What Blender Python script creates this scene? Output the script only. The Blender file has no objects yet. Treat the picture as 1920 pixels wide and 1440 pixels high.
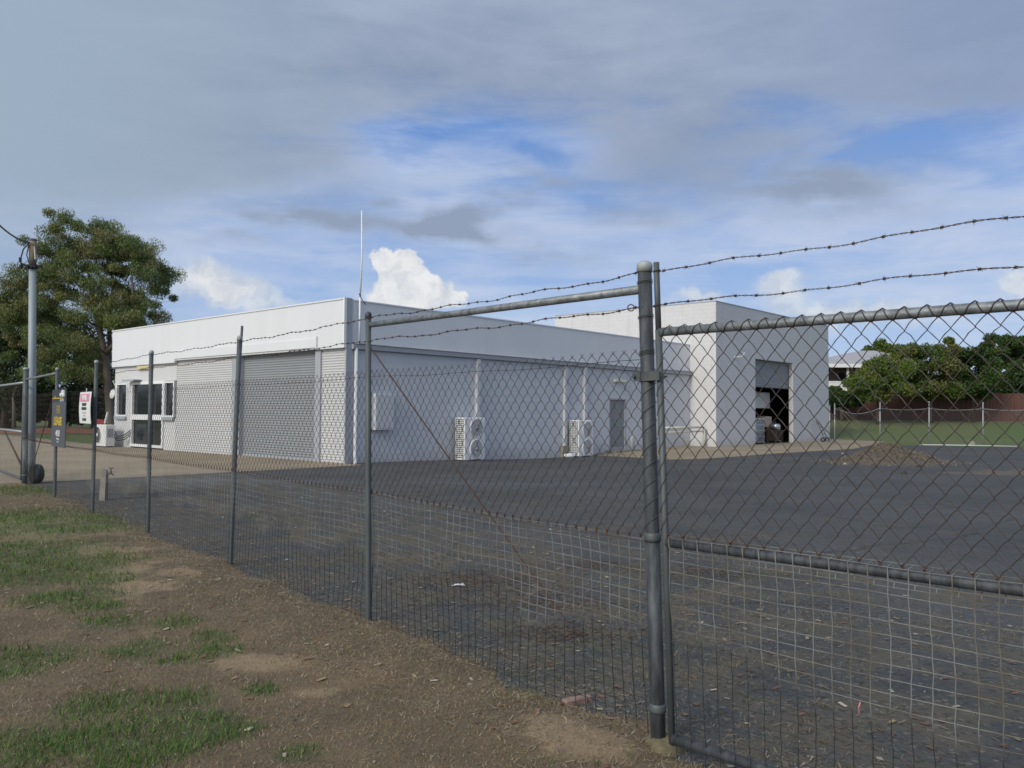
import bpy, math, random
import numpy as np
from mathutils import Vector, Matrix
random.seed(7); RNG = np.random.default_rng(7)
SC = bpy.context.scene
COL = SC.collection
PI = math.pi

# ------------------------------------------------------------------ camera
FPX, PITCH, ROLL, EYE = 1542.0, 0.0351, 0.0070, 1.6
_c, _s = math.cos(PITCH), math.sin(PITCH); _cr, _sr = math.cos(ROLL), math.sin(ROLL)
AX_F = np.array([0, _c, _s]); _U0 = np.array([0, -_s, _c]); _R0 = np.array([1.0, 0, 0])
AX_R = _R0*_cr + _U0*_sr; AX_U = _U0*_cr - _R0*_sr
CAM = np.array([0, 0, EYE])
cd = bpy.data.cameras.new("camera"); cam = bpy.data.objects.new("camera", cd); COL.objects.link(cam)
cd.sensor_width = 36.0; cd.lens = 36.0*FPX/1920.0; cd.clip_start = 0.05; cd.clip_end = 5000
_m = Matrix.Identity(4)
for i in range(3):
    _m[i][0] = AX_R[i]; _m[i][1] = AX_U[i]; _m[i][2] = -AX_F[i]
_m[2][3] = EYE
cam.matrix_world = _m
SC.camera = cam
# ------------------------------------------------------------------ light
SUN_AZ = (-0.610, -0.792)          # horizontal direction towards the sun
SUN_EL = math.radians(31)
_h = math.hypot(*SUN_AZ); SDIR = Vector((SUN_AZ[0]/_h*math.cos(SUN_EL), SUN_AZ[1]/_h*math.cos(SUN_EL), math.sin(SUN_EL)))
sl = bpy.data.lights.new("sun", 'SUN'); sl.energy = 1.9; sl.angle = math.radians(14); sl.color = (1.0, 0.95, 0.87)
so = bpy.data.objects.new("sun", sl); COL.objects.link(so); so.rotation_euler = SDIR.to_track_quat('Z', 'Y').to_euler()
SC.view_settings.view_transform = 'Standard'; SC.view_settings.look = 'None'
SC.view_settings.exposure = 0.0; SC.view_settings.gamma = 1.0
SC.cycles.max_bounces = 6; SC.cycles.transparent_max_bounces = 16
SC.cycles.filter_width = 1.6 if hasattr(SC.cycles, 'filter_width') else None

class NT:
    """small helper to write node graphs as expressions"""
    def __init__(s, tree): s.t = tree; s.n = tree.nodes; s.l = tree.links
    def new(s, typ, **kw):
        n = s.n.new(typ)
        for k, v in kw.items(): setattr(n, k, v)
        return n
    def put(s, sock, v):
        if hasattr(v, 'links') or isinstance(v, bpy.types.NodeSocket): s.l.new(v, sock)
        elif isinstance(v, (tuple, list)) and len(v) == 3 and sock.type == 'RGBA': sock.default_value = (*v, 1)
        else: sock.default_value = v
    def m(s, op, a, b=0.0, c=0.0, clamp=False):
        n = s.new('ShaderNodeMath', operation=op, use_clamp=clamp)
        for i, v in enumerate((a, b, c)): s.put(n.inputs[i], v)
        return n.outputs[0]
    def mix(s, f, a, b, blend='MIX'):
        n = s.new('ShaderNodeMix', data_type='RGBA', blend_type=blend)
        s.put(n.inputs[0], f); s.put(n.inputs[6], a); s.put(n.inputs[7], b)
        return n.outputs[2]
    def noise(s, vec, scale, detail=4, rough=0.5, out=0, dist=0.0):
        n = s.new('ShaderNodeTexNoise'); s.put(n.inputs['Vector'], vec)
        n.inputs['Scale'].default_value = scale; n.inputs['Detail'].default_value = detail
        n.inputs['Roughness'].default_value = rough; n.inputs['Distortion'].default_value = dist
        return n.outputs[out]
    def ss(s, v, lo, hi):
        n = s.new('ShaderNodeMapRange', interpolation_type='SMOOTHSTEP')
        s.put(n.inputs[0], v); s.put(n.inputs[1], lo); s.put(n.inputs[2], hi)
        n.inputs[3].default_value = 0; n.inputs[4].default_value = 1
        return n.outputs[0]
    def comb(s, x, y, z):
        n = s.new('ShaderNodeCombineXYZ'); s.put(n.inputs[0], x); s.put(n.inputs[1], y); s.put(n.inputs[2], z); return n.outputs[0]
    def sep(s, v):
        n = s.new('ShaderNodeSeparateXYZ'); s.put(n.inputs[0], v); return n.outputs

# ------------------------------------------------------------------ sky
world = bpy.data.worlds.new("World"); SC.world = world; world.use_nodes = True
W = NT(world.node_tree); W.n.clear()
sky = W.new('ShaderNodeTexSky', sky_type='NISHITA', sun_disc=False)
sky.sun_elevation = SUN_EL; sky.sun_rotation = math.atan2(SUN_AZ[0], SUN_AZ[1]); sky.air_density = 1.0; sky.dust_density = 0.4; sky.ozone_density = 2.0
geo = W.new('ShaderNodeTexCoord').outputs['Generated']
dx, dy, dz = W.sep(geo)
az = W.m('MULTIPLY', W.m('ARCTAN2', dx, dy), 57.29578)
el = W.m('MULTIPLY', W.m('ARCSINE', dz), 57.29578)
def A_(px): return math.degrees(math.atan((px-960)/1542.0))
def E_(px, py): return math.degrees(math.atan((773+0.007*(px-960)-py)/math.hypot(1542.0, px-960)))
# cloud plane coordinates, flattened towards the horizon
inv = W.m('DIVIDE', 1.0, W.m('ADD', W.m('MAXIMUM', dz, 0.0), 0.13))
cp = W.comb(W.m('MULTIPLY', dx, inv), W.m('MULTIPLY', dy, inv), 0.0)
ang = W.comb(az, el, 0.0)
wn = W.noise(ang, 0.14, 5, 0.55, out=1)                    # warp field in degrees
w1, w2, w3 = W.sep(wn)
azw = W.m('ADD', az, W.m('MULTIPLY', W.m('SUBTRACT', w1, 0.5), 9.0))
elw = W.m('ADD', el, W.m('MULTIPLY', W.m('SUBTRACT', w2, 0.5), 4.5))
def blob(px, py, sx, sy, a=azw, e=elw, tilt=0.0):
    """soft elliptical patch of sky; position and size given in thousandths of the view"""
    u = W.m('SUBTRACT', a, A_(px)); v = W.m('SUBTRACT', e, E_(px, py))
    if tilt: v = W.m('SUBTRACT', v, W.m('MULTIPLY', u, tilt))
    u = W.m('DIVIDE', u, sx*0.0372); v = W.m('DIVIDE', v, sy*0.0372)
    d = W.m('ADD', W.m('MULTIPLY', u, u), W.m('MULTIPLY', v, v))
    return W.m('EXPONENT', W.m('MULTIPLY', d, -1.0))
def summ(lst):
    r = lst[0]
    for x in lst[1:]: r = W.m('ADD', r, x)
    return r
n_big = W.noise(cp, 0.9, 7, 0.55); n_mid = W.noise(cp, 2.6, 8, 0.6); n_fine = W.noise(cp, 7.0, 6, 0.62)
n_str = W.noise(W.comb(W.m('MULTIPLY', az, 0.05), W.m('MULTIPLY', el, 0.26), 0.0), 1.0, 7, 0.58, dist=0.6)
n_st2 = W.noise(W.comb(W.m('MULTIPLY', az, 0.11), W.m('MULTIPLY', el, 0.5), 4.0), 1.0, 7, 0.6, dist=0.4)
# blue base: the sky texture with a measured pale band low down
base = W.mix(1.0, sky.outputs[0], (0.075, 0.083, 0.098), 'MULTIPLY')
pale = W.mix(W.ss(el, 0.0, 24.0), (0.42, 0.56, 0.82), (0.135, 0.29, 0.67))
base = W.mix(0.80, base, pale)
# thin bright layer everywhere low down
thin = W.m('MULTIPLY', W.ss(W.m('ADD', n_str, W.m('MULTIPLY', W.m('SUBTRACT', n_st2, 0.5), 0.5)), 0.28, 0.64), W.m('SUBTRACT', 1.0, W.ss(el, 16.0, 30.0)))
thin = W.m('ADD', thin, summ([W.m('MULTIPLY', blob(760, 330, 190, 55), 0.6), W.m('MULTIPLY', blob(1700, 400, 340, 55), 0.6), W.m('MULTIPLY', blob(1300, 440, 420, 60), 0.55), W.m('MULTIPLY', blob(300, 440, 420, 70), 0.35)]))
thin = W.m('SUBTRACT', thin, summ([W.m('MULTIPLY', blob(x, y, a, b), k) for x, y, a, b, k in [(1005, 280, 70, 20, 1.1), (1115, 376, 55, 16, .8), (1740, 296, 150, 24, .9), (820, 245, 120, 20, .4), (1450, 300, 60, 14, .5), (1010, 510, 120, 40, .6), (640, 500, 90, 60, .35), (1390, 520, 80, 30, .7), (1660, 260, 60, 20, .6)]]))
thin = W.m('MULTIPLY', thin, 0.80, clamp=True)
thin = W.m('MULTIPLY', thin, W.m('ADD', 0.62, W.m('MULTIPLY', W.ss(W.m('ADD', W.m('MULTIPLY', n_st2, 0.5), W.m('MULTIPLY', n_mid, 0.5)), 0.34, 0.66), 0.5)), clamp=True)
col = W.mix(thin, base, W.mix(W.ss(el, 2.0, 16.0), (0.60, 0.68, 0.83), (0.45, 0.55, 0.76)))
# grey-blue deck overhead with a ragged lower edge
deck = W.ss(W.m('ADD', W.m('ADD', el, W.m('ADD', W.m('MULTIPLY', W.m('SUBTRACT', n_str, 0.5), 8.0), W.m('MULTIPLY', W.m('SUBTRACT', n_mid, 0.5), 9.0))), W.m('MULTIPLY', W.ss(W.m('MULTIPLY', az, -1.0), 10.0, 26.0), 3.0)), 16.2, 22.0)
deck = W.m('ADD', deck, W.m('MULTIPLY', W.ss(W.m('MULTIPLY', az, -1.0), 19.0, 31.0), 0.55))
deck = W.m('ADD', deck, summ([W.m('MULTIPLY', blob(x, y, a, b), k) for x, y, a, b, k in [(1230, 270, 190, 60, .9), (430, 275, 250, 70, 1.0), (120, 280, 220, 110, .5), (1900, 120, 200, 80, .5)]]))
deck = W.m('SUBTRACT', deck, summ([W.m('MULTIPLY', blob(x, y, a, b), k) for x, y, a, b, k in [(960, 268, 210, 34, 1.1), (1740, 296, 230, 34, .95), (780, 235, 110, 22, .55)]]))
deck = W.m('MINIMUM', W.m('MAXIMUM', deck, 0.0), 1.0)
dtone = W.ss(W.m('ADD', W.m('ADD', W.m('MULTIPLY', n_str, 0.35), W.m('MULTIPLY', n_big, 0.35)), W.m('MULTIPLY', n_mid, 0.30)), 0.36, 0.64)
dcol = W.mix(dtone, (0.240, 0.305, 0.435), (0.375, 0.450, 0.590))
dcol = W.mix(W.ss(W.m('MULTIPLY', az, -1.0), 4.0, 34.0), dcol, (0.335, 0.425, 0.535))
dcol = W.mix(W.m('MULTIPLY', W.ss(az, 6.0, 30.0), 0.55), dcol, (0.265, 0.345, 0.53))
col = W.mix(deck, col, dcol)
# darker torn scraps
scr = summ([W.m('MULTIPLY', blob(x, y, a, b, tilt=t), k) for x, y, a, b, k, t in [(590, 405, 120, 24, .95, 0), (880, 392, 120, 20, .9, .22), (840, 430, 110, 17, .9, 0), (720, 368, 30, 14, .6, .2), (1560, 358, 140, 42, .8, -.12), (1180, 395, 90, 24, .5, 0), (1040, 470, 90, 18, .45, 0), (480, 455, 70, 14, .5, 0), (1030, 325, 60, 16, .5, 0), (1350, 300, 260, 60, .5, 0)]])
scr = W.m('MULTIPLY', scr, W.ss(W.m('ADD', W.m('MULTIPLY', n_st2, 0.6), W.m('MULTIPLY', n_fine, 0.4)), 0.30, 0.60)); scr = W.m('MULTIPLY', scr, 1.6)
col = W.mix(W.m('MULTIPLY', scr, 0.85, clamp=True), col, (0.285, 0.355, 0.485))
# heaped white clouds low over the roofs
u1 = W.noise(ang, 0.55, 7, 0.55, out=1); q1, q2, q3 = W.sep(u1)
azc = W.m('ADD', az, W.m('MULTIPLY', W.m('SUBTRACT', q1, 0.5), 3.2)); elc = W.m('ADD', el, W.m('MULTIPLY', W.m('SUBTRACT', q2, 0.5), 3.2))
cum = summ([W.m('MULTIPLY', blob(x, y, a, b, azc, elc), k) for x, y, a, b, k in [(735, 488, 36, 28, 1.0), (762, 515, 52, 30, .9), (745, 560, 70, 32, 1.0), (835, 555, 62, 24, .7), (385, 505, 40, 24, .62), (425, 545, 66, 28, .62)]])
cmask = W.ss(cum, 0.42, 0.62)
cumf = summ([W.m('MULTIPLY', blob(x, y, a, b, azc, elc), k) for x, y, a, b, k in [(388, 510, 60, 34, 1.0), (430, 550, 90, 34, .9), (1310, 552, 60, 24, .8), (1465, 530, 60, 32, .85), (1560, 580, 160, 22, .6), (1925, 520, 34, 40, .9), (540, 570, 60, 26, .4), (960, 575, 80, 26, .5), (1700, 600, 200, 40, .45)]])
fmask = W.m('MULTIPLY', W.ss(cumf, 0.30, 0.85), 0.85)
lit = W.noise(W.comb(azc, elc, 2.0), 0.5, 6, 0.6)
ccol = W.mix(W.ss(lit, 0.3, 0.62), (0.60, 0.64, 0.71), (0.83, 0.84, 0.85)); ccol = W.mix(W.ss(W.m('MULTIPLY', az, -1.0), 12.0, 16.0), ccol, W.mix(W.ss(lit, 0.3, 0.62), (0.55, 0.60, 0.69), (0.76, 0.78, 0.81)))
fcol = W.mix(W.ss(lit, 0.35, 0.65), (0.53, 0.59, 0.69), (0.72, 0.76, 0.80))
col = W.mix(fmask, col, fcol); col = W.mix(cmask, col, ccol)
# broad glow round the sun, behind the viewpoint, added to lift ambient light
dt = W.m('ADD', W.m('ADD', W.m('MULTIPLY', dx, SDIR.x), W.m('MULTIPLY', dy, SDIR.y)), W.m('MULTIPLY', dz, SDIR.z))
glow = W.m('POWER', W.m('MAXIMUM', dt, 0.0), 5.0)
col = W.mix(W.m('MULTIPLY', glow, 1.0), col, (1.7, 1.65, 1.58))
bgn = W.new('ShaderNodeBackground'); W.put(bgn.inputs[0], col); bgn.inputs[1].default_value = 1.0
wo = W.new('ShaderNodeOutputWorld'); W.l.new(bgn.outputs[0], wo.inputs[0])

# ------------------------------------------------------------------ pixel / frame helpers
def ray(px, py): return AX_F + AX_R*(px-960)/FPX - AX_U*(py-720)/FPX
def gnd(px, py, z=0.0): d = ray(px, py); return CAM + d*((z-EYE)/d[2])
def at(px, py, Y): d = ray(px, py); return CAM + d*(Y/d[1])
BA = np.array([-5.149, 25.386]); BTH = -0.7259
EX = np.array([math.cos(BTH), math.sin(BTH)]); EY = np.array([-math.sin(BTH), math.cos(BTH)])
def wl(x, y, z=0.0): q = BA + EX*x + EY*y; return np.array([q[0], q[1], z])
def toloc(P): q = np.array(P[:2]) - BA; return float(q@EX), float(q@EY)
def plane_hit(px, py, o, n):
    d = ray(px, py); return CAM + d*(((o-CAM)@n)/(d@n))
def onX(px, py, X): P = plane_hit(px, py, wl(X, 0), np.array([EX[0], EX[1], 0])); return toloc(P)[1], float(P[2])
def onY(px, py, Y): P = plane_hit(px, py, wl(0, Y), np.array([EY[0], EY[1], 0])); return toloc(P)[0], float(P[2])
def smooth(t): t = np.clip(t, 0, 1); return t*t*(3-2*t)
def yard_z(x, y):
    """the yard falls gently towards the long side wall; the field behind it rises"""
    x = np.asarray(x, float); y = np.asarray(y, float)
    lx = (x-BA[0])*EX[0] + (y-BA[1])*EX[1]; ly = (x-BA[0])*EY[0] + (y-BA[1])*EY[1]
    dip = -0.19*np.exp(-((ly-10.0)/5.0)**2)*np.exp(-(np.maximum(np.abs(lx-1.5)-1.5, 0)/4.0)**2)
    rise = 1.35*smooth((y-49.0)/22.0)*smooth((x-8.0)/8.0)
    return dip + rise
def gz(px, py, it=6):
    z = 0.0
    for _ in range(it): g = gnd(px, py, z); z = float(yard_z(g[0], g[1]))
    return np.array([g[0], g[1], z])

# ------------------------------------------------------------------ materials
MATS = {}
def mat(name, color, rough=0.7, metal=0.0, var=0.0, vscale=3.0, bump=0.0, bscale=40.0, col2=None, spec=0.5, stretch=None, wear=None, detail=5):
    """principled surface; var mixes towards col2 by noise"""
    if name in MATS: return MATS[name]
    m = bpy.data.materials.new(name); m.use_nodes = True; N = NT(m.node_tree)
    b = N.n['Principled BSDF']; b.inputs['Roughness'].default_value = rough; b.inputs['Metallic'].default_value = metal
    b.inputs['Specular IOR Level'].default_value = spec
    tc = N.new('ShaderNodeTexCoord').outputs['Object']
    if stretch:
        mp = N.new('ShaderNodeMapping'); N.put(mp.inputs[0], tc); mp.inputs['Scale'].default_value = stretch; tv = mp.outputs[0]
    else: tv = tc
    c = color
    if var:
        f = N.ss(N.noise(tv, vscale, detail, 0.6), 0.35, 0.65)
        c = N.mix(N.m('MULTIPLY', f, var), color, col2 or tuple(v*0.5 for v in color))
    if wear:
        wc, ws, lo, hi = wear
        f2 = N.ss(N.noise(tc, ws, 6, 0.65), lo, hi); c = N.mix(f2, c, wc)
    N.put(b.inputs['Base Color'], c)
    if bump:
        bn = N.new('ShaderNodeBump'); bn.inputs['Strength'].default_value = bump; bn.inputs['Distance'].default_value = 0.01
        N.put(bn.inputs['Height'], N.noise(tc, bscale, 5, 0.6)); N.l.new(bn.outputs[0], b.inputs['Normal'])
    MATS[name] = m; return m
def attr_mat(name, rough=0.75, trans=0.0, spec=0.3):
    if name in MATS: return MATS[name]
    m = bpy.data.materials.new(name); m.use_nodes = True; N = NT(m.node_tree); b = N.n['Principled BSDF']
    b.inputs['Roughness'].default_value = rough; b.inputs['Specular IOR Level'].default_value = spec
    a = N.new('ShaderNodeAttribute', attribute_name='tint'); N.l.new(a.outputs['Color'], b.inputs['Base Color'])
    if trans:
        t = N.new('ShaderNodeBsdfTranslucent'); N.l.new(a.outputs['Color'], t.inputs[0])
        mx = N.new('ShaderNodeMixShader'); mx.inputs[0].default_value = trans
        N.l.new(b.outputs[0], mx.inputs[1]); N.l.new(t.outputs[0], mx.inputs[2])
        N.l.new(mx.outputs[0], N.n['Material Output'].inputs[0])
    MATS[name] = m; return m
def block_mat(name, color, col2, bw=0.4, bh=0.2, strength=0.5, mortar=0.012, paint=0.25):
    m = bpy.data.materials.new(name); m.use_nodes = True; N = NT(m.node_tree); b = N.n['Principled BSDF']
    b.inputs['Roughness'].default_value = 0.62; b.inputs['Specular IOR Level'].default_value = 0.35
    x, y, z = N.sep(N.new('ShaderNodeTexCoord').outputs['Object'])
    v = N.comb(N.m('ADD', x, y), z, 0.0)
    br = N.new('ShaderNodeTexBrick'); N.put(br.inputs['Vector'], v); br.inputs['Scale'].default_value = 1.0
    br.inputs['Brick Width'].default_value = bw; br.inputs['Row Height'].default_value = bh; br.inputs['Mortar Size'].default_value = mortar
    br.inputs['Mortar Smooth'].default_value = 0.4
    br.inputs['Color1'].default_value = (1, 1, 1, 1); br.inputs['Color2'].default_value = (.93, .93, .93, 1); br.inputs['Mortar'].default_value = (.86, .86, .86, 1)
    n1 = N.noise(N.comb(N.m('ADD', x, y), N.m('MULTIPLY', z, 0.35), 0.0), 0.8, 6, 0.6)
    c = N.mix(N.m('MULTIPLY', N.ss(n1, 0.35, 0.7), paint), color, col2)
    c = N.mix(strength, c, N.mix(1.0, c, br.outputs[0], 'MULTIPLY'))
    n2 = N.noise(N.comb(N.m('MULTIPLY', N.m('ADD', x, y), 2.6), N.m('MULTIPLY', z, 0.22), 3.0), 1.0, 6, 0.65)
    c = N.mix(N.m('MULTIPLY', N.ss(n2, 0.52, 0.72), 0.16), c, (0.26, 0.26, 0.26))
    # rain splash and dust band along the foot of the wall
    dirt = N.m('MULTIPLY', N.m('SUBTRACT', 1.0, N.ss(N.m('ADD', z, N.m('MULTIPLY', n1, 0.5)), 0.1, 0.75)), 0.30)
    c = N.mix(dirt, c, (0.30, 0.25, 0.19))
    N.put(b.inputs['Base Color'], c)
    bn = N.new('ShaderNodeBump'); bn.inputs['Strength'].default_value = 0.5; bn.inputs['Distance'].default_value = 0.008
    N.put(bn.inputs['Height'], br.outputs['Fac']); bn.invert = True; N.l.new(bn.outputs[0], b.inputs['Normal'])
    MATS[name] = m; return m

M_white = mat('white_metal_cladding', (0.70, 0.72, 0.745), 0.42, var=0.16, vscale=1.6, col2=(0.58, 0.60, 0.61), stretch=(1, 1, 0.15))
M_side = mat('pale_side_cladding', (0.70, 0.715, 0.73), 0.5, var=0.16, vscale=0.5, col2=(0.50, 0.52, 0.56))
M_corr = mat('corrugated_wall_sheet', (0.52, 0.53, 0.54), 0.40, var=0.15, vscale=1.2, col2=(0.46, 0.465, 0.465))
M_shut = mat('grey_roller_shutter', (0.26, 0.28, 0.30), 0.45, var=0.2, vscale=1.5, col2=(0.215, 0.225, 0.235))
M_frame = mat('grey_steel_frame', (0.36, 0.385, 0.42), 0.5, var=0.15, vscale=2)
M_fibro = mat('pale_grey_sheet', (0.58, 0.59, 0.60), 0.6, var=0.12, vscale=1.0, col2=(0.52, 0.53, 0.53))
M_gut = mat('grey_gutter_paint', (0.36, 0.375, 0.40), 0.5, var=0.25, vscale=1.5, col2=(0.28, 0.29, 0.30))
M_wpaint = mat('white_gloss_paint', (0.78, 0.79, 0.78), 0.35, var=0.12, vscale=4, col2=(0.66, 0.66, 0.63))
M_alu = mat('white_window_frame', (0.78, 0.80, 0.80), 0.35)
M_cream = mat('cream_plastic', (0.70, 0.68, 0.55), 0.4, var=0.15, vscale=6)
M_yell = mat('yellowed_plastic', (0.62, 0.55, 0.30), 0.4, var=0.2, vscale=8)
M_blockA = block_mat('painted_block_wall', (0.585, 0.61, 0.635), (0.515, 0.535, 0.56), strength=0.4)
M_blockB = block_mat('painted_block_tall_wall', (0.62, 0.62, 0.625), (0.55, 0.55, 0.555), strength=0.5)
M_glass = mat('dark_window_glass', (0.022, 0.026, 0.030), 0.06, spec=0.7)
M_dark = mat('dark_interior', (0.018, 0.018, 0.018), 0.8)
M_door = mat('grey_painted_door', (0.23, 0.25, 0.265), 0.5, var=0.15, vscale=2)
M_black = mat('black_rubber', (0.018, 0.018, 0.019), 0.75, var=0.3, vscale=20, col2=(0.035, 0.033, 0.03))
M_galv = mat('galvanised_steel', (0.105, 0.122, 0.126), 0.6, 0.35, var=0.6, vscale=14, col2=(0.075, 0.085, 0.09), bump=0.15, bscale=60, wear=((0.17, 0.15, 0.11), 9, 0.60, 0.74), stretch=(1, 1, 0.25))
M_galvd = mat('dark_weathered_galvanised_steel', (0.085, 0.094, 0.105), 0.62, 0.25, var=0.95, vscale=34, col2=(0.040, 0.045, 0.052), bump=0.2, bscale=70, wear=((0.13, 0.11, 0.08), 7, 0.62, 0.78), stretch=(1, 1, 0.2))
M_galvp = mat('pale_galvanised_pipe', (0.36, 0.39, 0.41), 0.45, 0.4, var=0.4, vscale=12, col2=(0.24, 0.26, 0.28), bump=0.1)
M_mott = mat('mottled_zinc_pipe', (0.27, 0.295, 0.31), 0.5, 0.35, var=0.9, vscale=22, col2=(0.13, 0.145, 0.155), bump=0.2, bscale=80, wear=((0.16, 0.14, 0.09), 12, 0.60, 0.72))
M_rustw = mat('rusty_wire', (0.085, 0.052, 0.036), 0.75, 0.2, var=0.8, vscale=9, col2=(0.055, 0.05, 0.047))
M_rustr = mat('rusted_rod', (0.12, 0.062, 0.040), 0.85, 0.1, var=0.7, vscale=14, col2=(0.09, 0.06, 0.045))
M_link = mat('weathered_chain_link_wire', (0.066, 0.062, 0.058), 0.6, 0.35, var=0.9, vscale=3.5, col2=(0.068, 0.044, 0.034))
def _weld():
    # wires paler above, much darker below a wavy edge
    m = bpy.data.materials.new('welded_mesh_wire'); m.use_nodes = True; N = NT(m.node_tree); b = N.n['Principled BSDF']
    b.inputs['Roughness'].default_value = 0.55; b.inputs['Metallic'].default_value = 0.2
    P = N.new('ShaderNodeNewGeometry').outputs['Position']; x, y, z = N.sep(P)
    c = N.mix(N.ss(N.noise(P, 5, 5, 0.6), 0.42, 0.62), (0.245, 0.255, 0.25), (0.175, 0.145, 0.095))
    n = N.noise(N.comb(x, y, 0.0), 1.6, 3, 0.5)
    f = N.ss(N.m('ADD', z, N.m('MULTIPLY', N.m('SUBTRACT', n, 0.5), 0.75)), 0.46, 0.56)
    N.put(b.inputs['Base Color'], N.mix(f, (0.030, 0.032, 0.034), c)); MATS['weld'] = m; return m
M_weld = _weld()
M_knot = mat('rust_knot', (0.095, 0.046, 0.030), 0.85, 0.0, var=0.5, vscale=30)
M_cap = mat('chalky_post_cap', (0.38, 0.42, 0.40), 0.7, 0.2, var=0.5, vscale=25, col2=(0.25, 0.27, 0.25))
M_conc = mat('grey_concrete', (0.30, 0.28, 0.24), 0.85, var=0.4, vscale=8, bump=0.3)
M_wood = mat('brown_timber_palings', (0.135, 0.062, 0.048), 0.85, var=0.6, vscale=2.2, col2=(0.085, 0.045, 0.036), stretch=(4, 4, 0.4))
M_bark = mat('pale_brown_bark', (0.15, 0.125, 0.105), 0.9, var=0.8, vscale=3.0, col2=(0.11, 0.085, 0.065), bump=0.5, bscale=20, stretch=(1, 1, 0.25))
M_barkd = mat('dark_bark', (0.10, 0.075, 0.055), 0.9, var=0.6, vscale=4.0)
M_sgrey = mat('charcoal_sign_panel', (0.072, 0.080, 0.092), 0.5)
M_sdark = mat('dark_sign_header', (0.028, 0.031, 0.036), 0.5)
M_syel = mat('yellow_sign_ink', (0.50, 0.36, 0.03), 0.5)
M_swht = mat('white_sign_sheet', (0.74, 0.76, 0.76), 0.45)
M_sred = mat('red_sign_ink', (0.62, 0.10, 0.16), 0.5)
M_sblk = mat('black_sign_ink', (0.03, 0.03, 0.035), 0.5)
M_red = mat('red_painted_panel', (0.32, 0.022, 0.03), 0.5, var=0.3, vscale=5)
M_fan = mat('grey_fan_plastic', (0.33, 0.34, 0.36), 0.5)
M_leaf = attr_mat('leaf_foliage', 0.6, 0.22)
M_blade = attr_mat('grass_blades', 0.8, 0.15)
M_tint = attr_mat('mixed_litter', 0.85)
M_roofp = mat('pale_metal_roof', (0.40, 0.39, 0.41), 0.5, var=0.15, vscale=0.6)
M_brick = mat('pinkish_brick', (0.30, 0.20, 0.165), 0.85, var=0.5, vscale=12, bump=0.3)

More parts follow.
